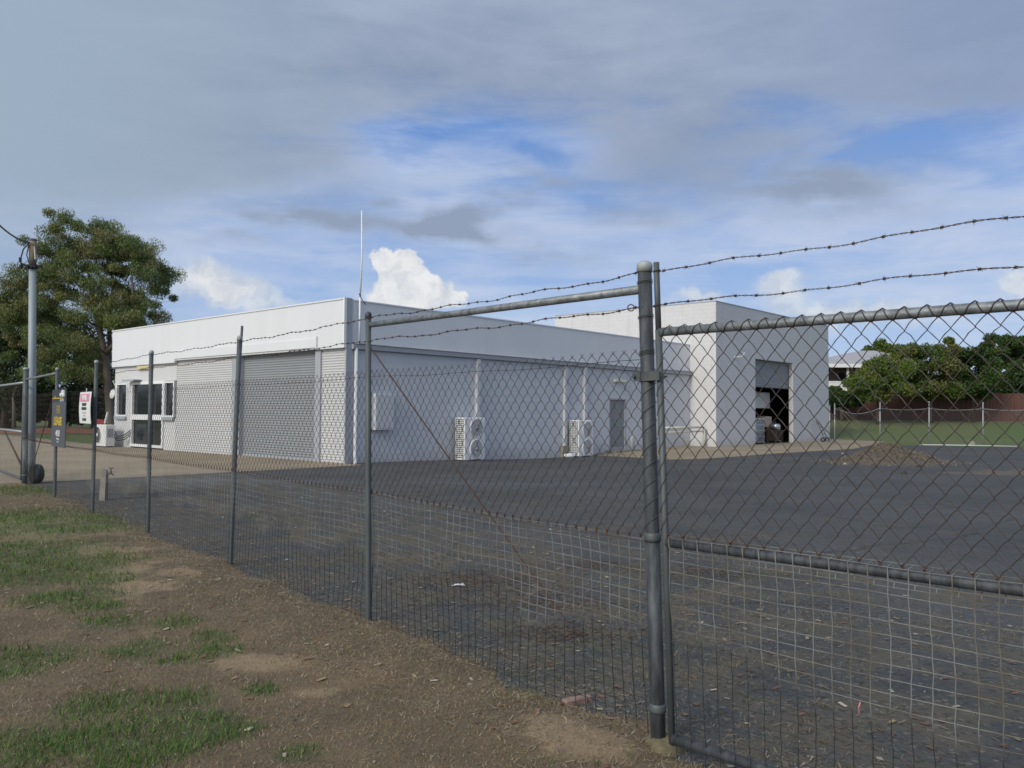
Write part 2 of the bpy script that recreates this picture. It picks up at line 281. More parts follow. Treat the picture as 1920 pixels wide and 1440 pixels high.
# ------------------------------------------------------------------ mesh collector
def root_matrix(o):
    m = Matrix.Identity(4)
    while o is not None: m = o.matrix_basis @ m; o = o.parent
    return m
def frame(d):
    d = np.asarray(d, float); d = d/np.linalg.norm(d)
    a = np.array([0, 0, 1.0]) if abs(d[2]) < 0.9 else np.array([1.0, 0, 0])
    u = np.cross(d, a); u /= np.linalg.norm(u); return u, np.cross(u, d)
class MB:
    def __init__(s): s.v = []; s.f = []; s.n = 0
    def add(s, vs, fs):
        vs = np.asarray(vs, float).reshape(-1, 3); s.v.append(vs)
        s.f += [tuple(int(i)+s.n for i in f) for f in fs]; s.n += len(vs); return s
    def box(s, x0, x1, y0, y1, z0, z1):
        v = [(x, y, z) for x in (x0, x1) for y in (y0, y1) for z in (z0, z1)]
        return s.add(v, [(0, 1, 3, 2), (4, 6, 7, 5), (0, 4, 5, 1), (2, 3, 7, 6), (0, 2, 6, 4), (1, 5, 7, 3)])
    def bevbox(s, x0, x1, y0, y1, z0, z1, b=0.02):
        """box whose upright edges and top rim are chamfered"""
        def ring(i, z): return [(x0+i+b, y0+i, z), (x1-i-b, y0+i, z), (x1-i, y0+i+b, z), (x1-i, y1-i-b, z), (x1-i-b, y1-i, z), (x0+i+b, y1-i, z), (x0+i, y1-i-b, z), (x0+i, y0+i+b, z)]
        v = ring(0, z0)+ring(0, z1-b)+ring(b*0.8, z1); f = [tuple(range(7, -1, -1)), tuple(range(16, 24))]
        for k in (0, 8):
            for i in range(8): j = (i+1) % 8; f.append((k+i, k+j, k+8+j, k+8+i))
        return s.add(v, f)
    def tube(s, pts, r, n=6, cap=True, r1=None):
        pts = np.asarray(pts, float); k = len(pts)
        if np.isscalar(r): r = np.linspace(r, r if r1 is None else r1, k)
        t = np.gradient(pts, axis=0); a = np.arange(n)*2*PI/n
        vs = []; u, w = frame(t[0])
        for i in range(k):
            d = t[i]/(np.linalg.norm(t[i])+1e-12)
            u = u - d*(u@d); u /= (np.linalg.norm(u)+1e-12); w = np.cross(u, d)
            vs.append(pts[i] + r[i]*(np.outer(np.cos(a), u)+np.outer(np.sin(a), w)))
        fs = [(i*n+j, i*n+(j+1) % n, (i+1)*n+(j+1) % n, (i+1)*n+j) for i in range(k-1) for j in range(n)]
        if cap: fs += [tuple(range(n-1, -1, -1)), tuple((k-1)*n+j for j in range(n))]
        return s.add(np.vstack(vs), fs)
    def lathe(s, c, prof, n=16, axis=(0, 0, 1)):
        u, w = frame(axis); ax = np.asarray(axis, float)/np.linalg.norm(axis); c = np.asarray(c, float)
        a = np.arange(n)*2*PI/n; vs = []
        for r, h in prof: vs.append(c + ax*h + r*(np.outer(np.cos(a), u)+np.outer(np.sin(a), w)))
        k = len(prof)
        fs = [(i*n+j, i*n+(j+1) % n, (i+1)*n+(j+1) % n, (i+1)*n+j) for i in range(k-1) for j in range(n)]
        fs += [tuple(range(n-1, -1, -1)), tuple((k-1)*n+j for j in range(n))]
        return s.add(np.vstack(vs), fs)
    def torus(s, c, axis, R, r, n=18, m=6):
        u, w = frame(axis); c = np.asarray(c, float)
        p = [c + R*(math.cos(t)*u+math.sin(t)*w) for t in np.arange(n+1)*2*PI/n]
        return s.tube(p, r, m, cap=False)
    def prism(s, poly, z0, z1):
        n = len(poly); v = [(x, y, z0) for x, y in poly]+[(x, y, z1) for x, y in poly]
        return s.add(v, [tuple(range(n-1, -1, -1)), tuple(range(n, 2*n))]+[(i, (i+1) % n, n+(i+1) % n, n+i) for i in range(n)])
    def build(s, name, material, parent=None, world=False, smooth_=False, tint=None, kind=None):
        V = np.vstack(s.v) if s.v else np.zeros((0, 3))
        if world and parent is not None:
            im = np.array(root_matrix(parent).inverted()); V = V @ im[:3, :3].T + im[:3, 3]
        me = bpy.data.meshes.new(name); me.from_pydata(V.tolist(), [], s.f); me.update()
        if smooth_: me.polygons.foreach_set('use_smooth', [True]*len(me.polygons))
        if tint is not None: put_tint(me, tint)
        if material: me.materials.append(material)
        o = bpy.data.objects.new(name, me); COL.objects.link(o)
        if parent is not None: o.parent = parent
        if kind: o['kind'] = kind
        return o
def put_tint(me, per_vert):
    a = me.color_attributes.new('tint', 'FLOAT_COLOR', 'POINT')
    c = np.ones((len(me.vertices), 4), np.float32); c[:, :3] = per_vert; a.data.foreach_set('color', c.ravel())
def fast_mesh(name, V, F, material, parent=None, tint=None, smooth_=False, world=False):
    """V (n,3), F (m,k) arrays"""
    V = np.asarray(V, np.float64); F = np.asarray(F, np.int32)
    if world and parent is not None:
        im = np.array(root_matrix(parent).inverted()); V = V @ im[:3, :3].T + im[:3, 3]
    me = bpy.data.meshes.new(name); k = F.shape[1]
    me.vertices.add(len(V)); me.vertices.foreach_set('co', V.astype(np.float32).ravel())
    me.loops.add(F.size); me.loops.foreach_set('vertex_index', F.ravel())
    me.polygons.add(len(F)); me.polygons.foreach_set('loop_start', np.arange(len(F), dtype=np.int32)*k)
    try: me.polygons.foreach_set('loop_total', np.full(len(F), k, np.int32))
    except Exception: pass
    me.update(calc_edges=True); me.validate()
    if smooth_: me.polygons.foreach_set('use_smooth', [True]*len(me.polygons))
    if tint is not None: put_tint(me, tint)
    me.materials.append(material)
    o = bpy.data.objects.new(name, me); COL.objects.link(o)
    if parent is not None: o.parent = parent
    return o
def tag(o, label=None, cat=None, group=None, kind=None):
    if label: o['label'] = label
    if cat: o['category'] = cat
    if group: o['group'] = group
    if kind: o['kind'] = kind
    return o
def thing(name, label, cat, loc=(0, 0, 0), rz=0.0, group=None):
    o = bpy.data.objects.new(name, None); COL.objects.link(o); o.location = [float(v) for v in loc]; o.rotation_euler = (0, 0, rz)
    o.empty_display_size = 0.2; return tag(o, label, cat, group)
def text_mesh(name, body, size, o, ux, uz, material, parent, wscale=1.0, align='CENTER', bold=0.0):
    """flat lettering; o = anchor, ux = reading direction, uz = up (all in the world)"""
    cu = bpy.data.curves.new('lettering', 'FONT'); cu.body = body; cu.size = size; cu.align_x = align; cu.align_y = 'CENTER'; cu.offset = bold
    cu.extrude = 0.0012
    t = bpy.data.objects.new('lettering', cu); COL.objects.link(t); dg = bpy.context.evaluated_depsgraph_get()
    me = bpy.data.meshes.new_from_object(t.evaluated_get(dg)); bpy.data.objects.remove(t, do_unlink=True)
    ux = np.array(ux, float); uz = np.array(uz, float); nn = np.cross(ux, uz); im = np.array(root_matrix(parent).inverted())
    n = len(me.vertices); co = np.empty(n*3, np.float32); me.vertices.foreach_get('co', co); co = co.reshape(-1, 3)
    V = np.array(o) + np.outer(co[:, 0]*wscale, ux) + np.outer(co[:, 1], uz) + np.outer(co[:, 2], nn)
    V = V @ im[:3, :3].T + im[:3, 3]; me.vertices.foreach_set('co', V.astype(np.float32).ravel()); me.update()
    me.materials.clear(); me.materials.append(material)
    ob = bpy.data.objects.new(name, me); COL.objects.link(ob); ob.parent = parent; return ob

# ================================================================== THE SETTING
def ground_mat(name, build):
    m = bpy.data.materials.new(name); m.use_nodes = True; N = NT(m.node_tree); b = N.n['Principled BSDF']
    P = N.new('ShaderNodeNewGeometry').outputs['Position']
    build(N, b, P); return m
def bump_in(N, b, h, strength, dist=0.02):
    bn = N.new('ShaderNodeBump'); bn.inputs['Strength'].default_value = strength; bn.inputs['Distance'].default_value = dist
    N.put(bn.inputs['Height'], h); N.l.new(bn.outputs[0], b.inputs['Normal'])
def vor(N, P, scale, out='Distance', feature='F1'):
    v = N.new('ShaderNodeTexVoronoi', feature=feature); N.put(v.inputs['Vector'], P); v.inputs['Scale'].default_value = scale; return v.outputs[out]
def _asph(N, b, P):
    x, y, z = N.sep(P)
    big = N.noise(P, 0.35, 5, 0.6); mid = N.noise(P, 1.7, 7, 0.65); fine = N.noise(P, 60, 3, 0.7)
    c = N.mix(N.ss(big, 0.35, 0.65), (0.058, 0.062, 0.065), (0.082, 0.085, 0.087))
    # dry dirt and dead grass caught in the surface, thicker towards the street fence
    q = N.m('ADD', N.m('MULTIPLY', x, 0.777), N.m('MULTIPLY', y, 0.630))     # distance inside the fence line + 3.07
    near = N.m('SUBTRACT', 1.0, N.ss(q, 4.2, 11.5))
    pat = N.ss(N.m('ADD', mid, N.m('MULTIPLY', near, 0.14)), 0.54, 0.72)
    c = N.mix(N.m('MULTIPLY', pat, 0.7), c, (0.125, 0.105, 0.07))
    stk = N.noise(N.comb(N.m('MULTIPLY', x, 0.30), N.m('MULTIPLY', y, 1.5), 0.0), 1.0, 8, 0.7)
    c = N.mix(N.m('MULTIPLY', N.ss(stk, 0.56, 0.70), 0.35), c, (0.135, 0.118, 0.090))
    c = N.mix(N.m('MULTIPLY', N.ss(stk, 0.48, 0.30), 0.30), c, (0.036, 0.040, 0.046))
    oil = N.ss(N.noise(P, 0.55, 3, 0.4), 0.66, 0.74); c = N.mix(N.m('MULTIPLY', oil, 0.5), c, (0.030, 0.032, 0.036))
    crk = vor(N, N.comb(N.m('ADD', x, N.m('MULTIPLY', mid, 0.9)), N.m('ADD', y, N.m('MULTIPLY', big, 1.2)), 0.0), 0.23, 'Distance', 'DISTANCE_TO_EDGE')
    c = N.mix(N.m('MULTIPLY', N.m('SUBTRACT', 1.0, N.ss(crk, 0.0015, 0.006)), 0.6), c, (0.022, 0.022, 0.022))
    rd = N.ss(N.noise(P, 0.9, 6, 0.7), 0.60, 0.72); rd = N.m('MULTIPLY', rd, N.m('MULTIPLY', near, 0.6))
    c = N.mix(rd, c, (0.13, 0.062, 0.038))
    sp = vor(N, P, 42.0, 'Color'); s1, s2, s3 = N.sep(sp)
    st = N.m('MULTIPLY', N.ss(s1, 0.88, 1.0), N.m('ADD', 0.25, N.m('MULTIPLY', near, 0.45)))
    c = N.mix(st, c, (0.20, 0.185, 0.155))
    dk = N.m('MULTIPLY', N.ss(s2, 0.72, 1.0), 0.55); c = N.mix(dk, c, (0.022, 0.024, 0.028))
    c = N.mix(N.m('MULTIPLY', N.ss(fine, 0.4, 0.75), 0.25), c, (0.12, 0.12, 0.118))
    N.put(b.inputs['Base Color'], c)
    # worn smooth wheel lane that catches the sky
    lane = N.m('ABSOLUTE', N.m('SUBTRACT', N.m('ADD', y, N.m('MULTIPLY', x, 0.06)), 18.6))
    lane = N.m('SUBTRACT', 1.0, N.ss(N.m('ADD', lane, N.m('MULTIPLY', mid, 1.6)), 0.5, 2.2))
    side = N.m('SUBTRACT', 1.0, N.ss(x, 0.5, 4.0))
    lane = N.m('MULTIPLY', lane, side)
    b.inputs['Specular IOR Level'].default_value = 0.35
    N.put(b.inputs['Roughness'], N.m('SUBTRACT', 0.9, N.m('MULTIPLY', lane, 0.38)))
    h = N.m('ADD', N.m('MULTIPLY', vor(N, P, 55.0), 0.7), N.m('MULTIPLY', mid, 0.8)); bump_in(N, b, h, 0.7, 0.012)
M_asph = ground_mat('weathered_asphalt', _asph)
def _conc(N, b, P):
    n1 = N.noise(P, 0.5, 6, 0.6); n2 = N.noise(P, 5.0, 6, 0.65)
    c = N.mix(N.ss(n1, 0.35, 0.65), (0.315, 0.252, 0.17), (0.245, 0.20, 0.14))
    c = N.mix(N.m('MULTIPLY', N.ss(n2, 0.5, 0.7), 0.35), c, (0.20, 0.165, 0.12))
    N.put(b.inputs['Base Color'], c); b.inputs['Roughness'].default_value = 0.9
    bump_in(N, b, n2, 0.3)
M_apron = ground_mat('tan_concrete_apron', _conc)
def _field(N, b, P):
    n1 = N.noise(P, 0.12, 6, 0.6); n2 = N.noise(P, 1.2, 7, 0.7); n3 = N.noise(P, 14, 4, 0.7)
    c = N.mix(N.ss(n1, 0.35, 0.62), (0.095, 0.165, 0.036), (0.15, 0.165, 0.06))
    c = N.mix(N.m('MULTIPLY', N.ss(n2, 0.5, 0.75), 0.6), c, (0.17, 0.13, 0.075))
    c = N.mix(N.m('MULTIPLY', N.ss(n3, 0.45, 0.7), 0.5), c, (0.07, 0.12, 0.028))
    N.put(b.inputs['Base Color'], c); b.inputs['Roughness'].default_value = 0.95
    bump_in(N, b, N.m('ADD', n2, n3), 0.9, 0.15)
M_field = ground_mat('rough_grass_field', _field)
FD = np.array([-0.630, 0.777]); FN = np.array([-0.777, -0.630])    # fence direction / towards the street
F0 = np.array([0.687, 4.025])
GREEN = [(gnd(*p)[:2], r) for p, r in [((60, 1080), 1.1), ((20, 1045), 1.3), ((150, 1060), .6), ((110, 1000), 1.2), ((40, 985), 2.0), ((300, 1385), .42), ((200, 1400), .34), ((380, 1370), .26), ((90, 1410), .34), ((430, 1400), .2), ((385, 1240), .28), ((345, 1250), .22), ((60, 1245), .4), ((170, 1150), .3), ((260, 1230), .3), ((30, 1400), .3), ((330, 1330), .25), ((160, 1345), .25), ((210, 1180), .3), ((10, 925), 1.6), ((120, 1130), .5), ((270, 1430), .4), ((490, 1310), .15), ((560, 1440), .16), ((0, 1270), .4), ((330, 1180), .25), ((200, 1095), .4), ((400, 1205), .2)]]
def green_amount(x, y):
    g = np.zeros_like(x)
    for (c, r) in GREEN:
        g = np.maximum(g, np.exp(-(((x-c[0])**2+(y-c[1])**2)/(r*r))))
    return g
SAND = [(gnd(*p)[:2], r) for p, r in [((240, 1085), .5), ((270, 1110), .35), ((465, 1255), .22), ((500, 1262), .2), ((190, 1045), .5), ((600, 1310), .14), ((1060, 1395), .25), ((1130, 1420), .2), ((120, 1005), .8), ((60, 985), .8), ((255, 1120), .3)]]
def sand_amount(x, y):
    g = np.zeros_like(x)
    for (c, r) in SAND: g = np.maximum(g, np.exp(-(((x-c[0])**2+(y-c[1])**2)/(r*r))))
    return g
def _verge(N, b, P):
    n1 = N.noise(P, 0.9, 7, 0.65); n2 = N.noise(P, 5.0, 7, 0.7); n3 = N.noise(P, 60, 4, 0.75)
    c = N.mix(N.ss(n1, 0.35, 0.62), (0.205, 0.150, 0.088), (0.135, 0.104, 0.064))
    sa = N.new('ShaderNodeAttribute', attribute_name='tint'); sr, sg_, sb3 = N.sep(sa.outputs['Color']); sand = N.ss(N.m('ADD', N.noise(P, 2.2, 6, 0.65), N.m('MULTIPLY', sg_, 0.35)), 0.60, 0.76); c = N.mix(N.m('MULTIPLY', sand, 0.8), c, (0.34, 0.25, 0.15))
    c = N.mix(N.m('MULTIPLY', N.ss(n2, 0.5, 0.7), 0.5), c, (0.21, 0.165, 0.115))
    c = N.mix(N.m('MULTIPLY', N.ss(n3, 0.5, 0.8), 0.5), c, (0.085, 0.064, 0.047))
    a = N.new('ShaderNodeAttribute', attribute_name='tint'); g = N.sep(a.outputs['Color'])[0]
    c = N.mix(N.m('MULTIPLY', N.ss(N.m('ADD', g, N.m('MULTIPLY', N.m('SUBTRACT', n2, 0.5), 0.9)), 0.35, 0.85), 0.55), c, (0.06, 0.105, 0.030))
    N.put(b.inputs['Base Color'], c); b.inputs['Roughness'].default_value = 0.95
    bump_in(N, b, N.m('ADD', n2, N.m('MULTIPLY', n3, 0.5)), 0.9, 0.03)
M_verge = ground_mat('dry_verge_soil', _verge)

def grid_sheet(name, xs, ys, zf, material):
    X, Y = np.meshgrid(xs, ys, indexing='ij'); Z = zf(X, Y); V = np.stack([X, Y, Z], -1).reshape(-1, 3)
    n, m = len(xs), len(ys); i, j = np.meshgrid(np.arange(n-1), np.arange(m-1), indexing='ij'); a = (i*m+j).ravel()
    return tag(fast_mesh(name, V, np.stack([a, a+m, a+m+1, a+1], 1), material, smooth_=True), kind='structure')
gx = np.concatenate([[-2500, -900, -400, -200], np.arange(-120, 121, 3.0), [200, 400, 900, 2500]])
gy = np.concatenate([[-2500, -600, -200, -60], np.arange(-30, 141, 3.0), [200, 400, 900, 2500]])
grid_sheet('ground', gx, gy, lambda x, y: yard_z(x, y)-0.035, M_field)
def local_sheet(name, poly, off, material, step=1.5):
    """a sheet over a convex polygon that follows the yard"""
    import bmesh
    bm = bmesh.new(); vs = [bm.verts.new((p[0], p[1], 0)) for p in poly]; bm.faces.new(vs)
    lo = np.min(np.array(poly), 0); hi = np.max(np.array(poly), 0)
    for k, (ax, nrm) in enumerate((('x', (1, 0, 0)), ('y', (0, 1, 0)))):
        for v in np.arange(lo[k]+step, hi[k], step):
            co = (v, 0, 0) if k == 0 else (0, v, 0)
            bmesh.ops.bisect_plane(bm, geom=bm.verts[:]+bm.edges[:]+bm.faces[:], plane_co=co, plane_no=nrm)
    for v in bm.verts: v.co.z = float(yard_z(v.co.x, v.co.y))+off
    bm.normal_update(); me = bpy.data.meshes.new(name)
    for f in bm.faces:
        if f.normal.z < 0: f.normal_flip()
    bm.to_mesh(me); bm.free(); me.materials.append(material)
    o = bpy.data.objects.new(name, me); COL.objects.link(o); return tag(o, kind='structure')
pf = lambda t, q: tuple(F0 + FD*t - FN*q)          # t along the fence, q into the yard
k0 = wl(9, 30.5)[:2]
local_sheet('asphalt_yard', [pf(-14, -0.3), pf(17.6, -0.3), tuple(wl(0.95, -9.4)[:2]), tuple(wl(0.95, 0)[:2]), tuple(wl(-0.4, 0.0)[:2]), tuple(wl(-0.4, 31.5)[:2]), tuple(gnd(1725, 836)[:2]), tuple(gnd(2300, 845)[:2]), (40, 5)], 0.0, M_asph)
local_sheet('concrete_apron', [tuple(wl(0.95, -9.3)[:2]), tuple(wl(0.95, 0.05)[:2]), tuple(wl(-17.5, 0.05)[:2]), tuple(wl(-38, 2)[:2]), tuple(wl(-45, -6)[:2]), tuple(wl(-30, -30)[:2]), tuple(wl(-4, -16)[:2])], 0.006, M_apron)
ap = [gz(*p)[:2] for p in [(1205, 859), (1250, 862), (1311, 861), (1375, 857), (1480, 849), (1600, 842)]]
local_sheet('concrete_path', [tuple(wl(-0.3, 12.4)[:2]), tuple(wl(1.0, 12.4)[:2])]+[tuple(a) for a in ap]+[tuple(wl(4.5, 37)[:2]), tuple(wl(-0.3, 37)[:2])], 0.008, M_apron, 1.0)
# the driveway that crosses the verge at the far gate
local_sheet('driveway', [pf(17.5, -0.25), pf(24.5, -0.25), pf(24.5, -16), pf(17.9, -16)], 0.004, M_apron)
# verge: uneven soil bank on the street side of the fence
def verge_z(x, y):
    q = (x-F0[0])*FN[0] + (y-F0[1])*FN[1]; t = (x-F0[0])*FD[0] + (y-F0[1])*FD[1]
    n = 0.016*np.sin(x*2.3+np.sin(y*1.9)*1.3)*np.cos(y*2.9+x*0.7) + 0.009*np.sin(x*7.1+y*3.3)*np.sin(y*8.3-x*2.2) + 0.02*np.sin(x*0.6+1.2)*np.sin(y*0.45)
    edge = q + 0.16 + 0.09*np.sin(t*3.1+np.sin(t*1.3)*2) + 0.05*np.sin(t*9.7)
    return (0.045+n)*smooth(edge/0.5) - 0.045*(1-smooth(edge/0.12+0.3)) - 0.05*smooth((t-17.2)/0.5)
ts = np.concatenate([np.arange(-4, 10, 0.07), np.arange(10, 17.9, 0.12)]); qs = np.concatenate([np.arange(-0.42, 3.57, 0.06), np.arange(3.6, 16, 0.25)])
T, Q = np.meshgrid(ts, qs, indexing='ij'); X = F0[0]+FD[0]*T+FN[0]*Q; Y = F0[1]+FD[1]*T+FN[1]*Q; Z = verge_z(X, Y)
n, m = T.shape; i, j = np.meshgrid(np.arange(n-1), np.arange(m-1), indexing='ij'); a = (i*m+j).ravel()
g = green_amount(X.ravel(), Y.ravel())
verge = tag(fast_mesh('verge', np.stack([X, Y, Z], -1).reshape(-1, 3), np.stack([a, a+1, a+m+1, a+m], 1), M_verge, tint=np.stack([g, sand_amount(X.ravel(), Y.ravel()), g*0], 1), smooth_=True), kind='structure')

# ------------------------------------------------------------------ blades, litter and stones: uncountable ground cover
def blades(name, P, h, w, lean, tint, label_kind='stuff', up=1.0):
    n = len(P); a = RNG.uniform(0, 2*PI, n); d = np.stack([np.cos(a), np.sin(a), np.zeros(n)], 1)
    b = RNG.uniform(0, 2*PI, n); e = np.stack([np.cos(b), np.sin(b), np.zeros(n)], 1)
    tip = P + d*(h*lean)[:, None] + np.array([0, 0, 1.0])*(h*up*np.sqrt(np.maximum(0.02, 1-lean**2)))[:, None]
    V = np.stack([P-e*w[:, None]/2, P+e*w[:, None]/2, tip], 1).reshape(-1, 3); F = np.arange(3*n).reshape(-1, 3)
    o = fast_mesh(name, V, F, M_blade, tint=np.repeat(tint, 3, 0)); return tag(o, kind=label_kind)
def verge_points(n, near_bias=1.0, tmax=16.8, qmax=13.0):
    """more points near the camera"""
    out = []
    tot = 0
    while tot < n:
        t = RNG.uniform(-3.8, tmax, n*3); q = RNG.uniform(-0.22, qmax, n*3)
        x = F0[0]+FD[0]*t+FN[0]*q; y = F0[1]+FD[1]*t+FN[1]*q
        D = np.hypot(x, y); inv_ = (y > 2.3) & (np.abs(x)/np.maximum(y, .01) < 0.72); keep = (RNG.random(n*3) < np.clip((4.2/D)**(1.5*near_bias), 0, 1)*np.where(inv_, 1, .22))
        p = np.stack([x[keep], y[keep]], 1); out.append(p); tot += len(p)
    return np.vstack(out)[:n]
p = verge_points(240000); sd = sand_amount(p[:, 0], p[:, 1]); p = p[RNG.random(len(p)) > sd*.8]; g = green_amount(p[:, 0], p[:, 1]); z = verge_z(p[:, 0], p[:, 1]); P = np.column_stack([p, z-0.002])
D = np.hypot(p[:, 0], p[:, 1]); n = len(p); base = np.array([[.15, .105, .065], [.21, .165, .11], [.105, .068, .045], [.29, .245, .18], [.125, .085, .068], [.10, .10, .045]])
base = base*1.75*np.array([1.03, 1.03, .90]); pal = base[RNG.choice(6, n, p=[.29, .22, .24, .07, .12, .06])]*RNG.uniform(0.7, 1.2, (n, 1))
blades('dry_grass', P, RNG.uniform(.010, .028, n)*(1+.05*D), RNG.uniform(.0014, .0030, n)*(1+.12*D), RNG.uniform(.5, .985, n), pal)
p = verge_points(215000); g = green_amount(p[:, 0], p[:, 1])
clump = 0.5+0.5*np.sin(p[:, 0]*9+np.sin(p[:, 1]*7)*2)*np.sin(p[:, 1]*8.2+1.0)
n8 = np.sin(p[:, 0]*3.1+1.7*np.sin(p[:, 1]*2.3))*np.sin(p[:, 1]*3.7+1.1*np.sin(p[:, 0]*2.9)); k = RNG.random(len(p)) < np.clip((g+.25*n8-0.42)*1.7, 0, 1)*(0.25+0.75*clump)+0.030*clump*(n8 > .1); p = p[k]; n = len(p); D = np.hypot(p[:, 0], p[:, 1]); z = verge_z(p[:, 0], p[:, 1])
base = np.array([[.085, .165, .034], [.11, .20, .045], [.06, .125, .028], [.17, .19, .07]])
blades('green_grass', np.column_stack([p, z-0.002]), RNG.uniform(.025, .065, n)*(1+.03*D), RNG.uniform(.003, .006, n)*(1+.07*D), RNG.uniform(.2, .85, n), base[RNG.choice(4, n, p=[.35, .3, .25, .1])]*RNG.uniform(.7, 1.25, (n, 1)))
# straw, twigs and dead leaves lying along the foot of the fence, both sides
def flat_bits(name, n, tr, qr, L, Wd, pal, bias=1.0, zoff=0.006, bunch=0.0):
    t = RNG.uniform(*tr, n); q = RNG.uniform(0, 1, n)**bias; q = qr[0]+(qr[1]-qr[0])*q
    if bunch:
        k = RNG.random(n) < 0.25+np.clip(np.sin(t*1.7+q*0.9)*np.sin(q*2.3+t*.6+1), 0, 1)*bunch; t, q = t[k], q[k]; n = len(t)
    x = F0[0]+FD[0]*t+FN[0]*q; y = F0[1]+FD[1]*t+FN[1]*q; z = np.where(q > -0.35, np.maximum(verge_z(x, y), 0.0), 0.0)+zoff
    z = z + yard_z(x, y)
    a = RNG.uniform(0, 2*PI, n); l = RNG.uniform(*L, n); w = RNG.uniform(*Wd, n); D = np.hypot(x, y); w = w*(1+0.06*D)
    dx_, dy_ = np.cos(a)*l/2, np.sin(a)*l/2; ex_, ey_ = -np.sin(a)*w/2, np.cos(a)*w/2; tz = RNG.uniform(-.25, .45, n)*l/2
    V = np.stack([np.stack([x-dx_-ex_, y-dy_-ey_, z], 1), np.stack([x-dx_+ex_, y-dy_+ey_, z], 1), np.stack([x+dx_+ex_, y+dy_+ey_, z+np.abs(tz)], 1), np.stack([x+dx_-ex_, y+dy_-ey_, z+np.abs(tz)], 1)], 1).reshape(-1, 3)
    tt = np.array(pal)[RNG.integers(0, len(pal), n)]*RNG.uniform(.7, 1.2, (n, 1))
    return tag(fast_mesh(name, V, np.arange(4*n).reshape(-1, 4), M_tint, tint=np.repeat(tt, 4, 0)), kind='stuff')
flat_bits('straw_litter', 15000, (-3.5, 16), (0.75, -0.45), (.012, .055), (.0016, .0035), [(.33, .27, .18), (.24, .19, .13), (.16, .11, .075), (.40, .35, .26)])
flat_bits('straw_litter', 16000, (-3.5, 15), (-.1, 5.0), (.010, .04), (.0014, .003), [(.30, .25, .18), (.22, .17, .12), (.36, .32, .25)])
flat_bits('yard_litter', 16000, (-6, 15), (-0.3, -7.5), (.015, .07), (.003, .007), [(.20, .16, .10), (.15, .11, .07), (.26, .21, .14), (.14, .07, .045), (.08, .10, .035)], bias=1.35, bunch=.8)
flat_bits('leaf_litter', 900, (-3.5, 14), (2.0, -4.5), (.025, .055), (.012, .022), [(.26, .13, .08), (.30, .22, .13), (.17, .10, .07), (.42, .36, .28)])
def stones(name, P, r, tint, material=None):
    """low irregular pebbles, 8 faces each"""
    n = len(P); o6 = np.array([[1, 0, 0], [0, 1, 0], [-1, 0, 0], [0, -1, 0], [0, 0, .8], [0, 0, -.5]]); f8 = np.array([[0, 1, 4], [1, 2, 4], [2, 3, 4], [3, 0, 4], [1, 0, 5], [2, 1, 5], [3, 2, 5], [0, 3, 5]])
    V = P[:, None, :] + o6[None]*r[:, None, None]*RNG.uniform(.55, 1.25, (n, 6, 3)); F = (f8[None]+6*np.arange(n)[:, None, None]).reshape(-1, 3)
    return fast_mesh(name, V.reshape(-1, 3), F, material or M_tint, tint=np.repeat(tint, 6, 0))
n = 9000; t = RNG.uniform(-6, 15, n); q = -0.15-8*RNG.random(n)**1.5; x = F0[0]+FD[0]*t+FN[0]*q; y = F0[1]+FD[1]*t+FN[1]*q
gp = np.array([[.11, .11, .115], [.19, .18, .16], [.07, .07, .075], [.34, .32, .28]])
tag(stones('loose_gravel', np.column_stack([x, y, yard_z(x, y)+.002]), RNG.uniform(.003, .009, n), gp[RNG.choice(4, n, p=[.4, .3, .25, .05])]), kind='stuff')
n = 1500; p = verge_points(n); tag(stones('verge_pebbles', np.column_stack([p, verge_z(p[:, 0], p[:, 1])+.004]), RNG.uniform(.003, .008, n), gp[RNG.choice(4, n, p=[.3, .3, .25, .15])]), kind='stuff')
# drifts of brown leaves blown against the fence inside the yard
dr = []
for px, py, sx, sy in [(960, 1100, .55, .3), (1010, 1130, .4, .25), (1120, 1060, .35, .2), (900, 1085, .3, .2), (1300, 1075, .35, .2), (1060, 1190, .3, .15)]:
    c = gz(px, py); k = 380; dr.append(np.column_stack([c[0]+RNG.normal(0, sx, k), c[1]+RNG.normal(0, sy, k), np.full(k, .006)]))
P = np.vstack(dr); n = len(P); a = RNG.uniform(0, 2*PI, n); l = RNG.uniform(.012, .03, n); e = np.stack([np.cos(a)*l, np.sin(a)*l, RNG.uniform(-.003, .008, n)], 1); f = np.stack([-np.sin(a)*l*.35, np.cos(a)*l*.35, np.zeros(n)], 1)
V = np.stack([P-e, P+f, P+e, P-f], 1).reshape(-1, 3); tt = np.array([(.115, .07, .048), (.09, .06, .042), (.15, .105, .065)])[RNG.integers(0, 3, n)]*RNG.uniform(.7, 1.2, (n, 1))
tag(fast_mesh('leaf_drift', V, np.arange(4*n).reshape(-1, 4), M_tint, tint=np.repeat(tt, 4, 0)), kind='stuff')
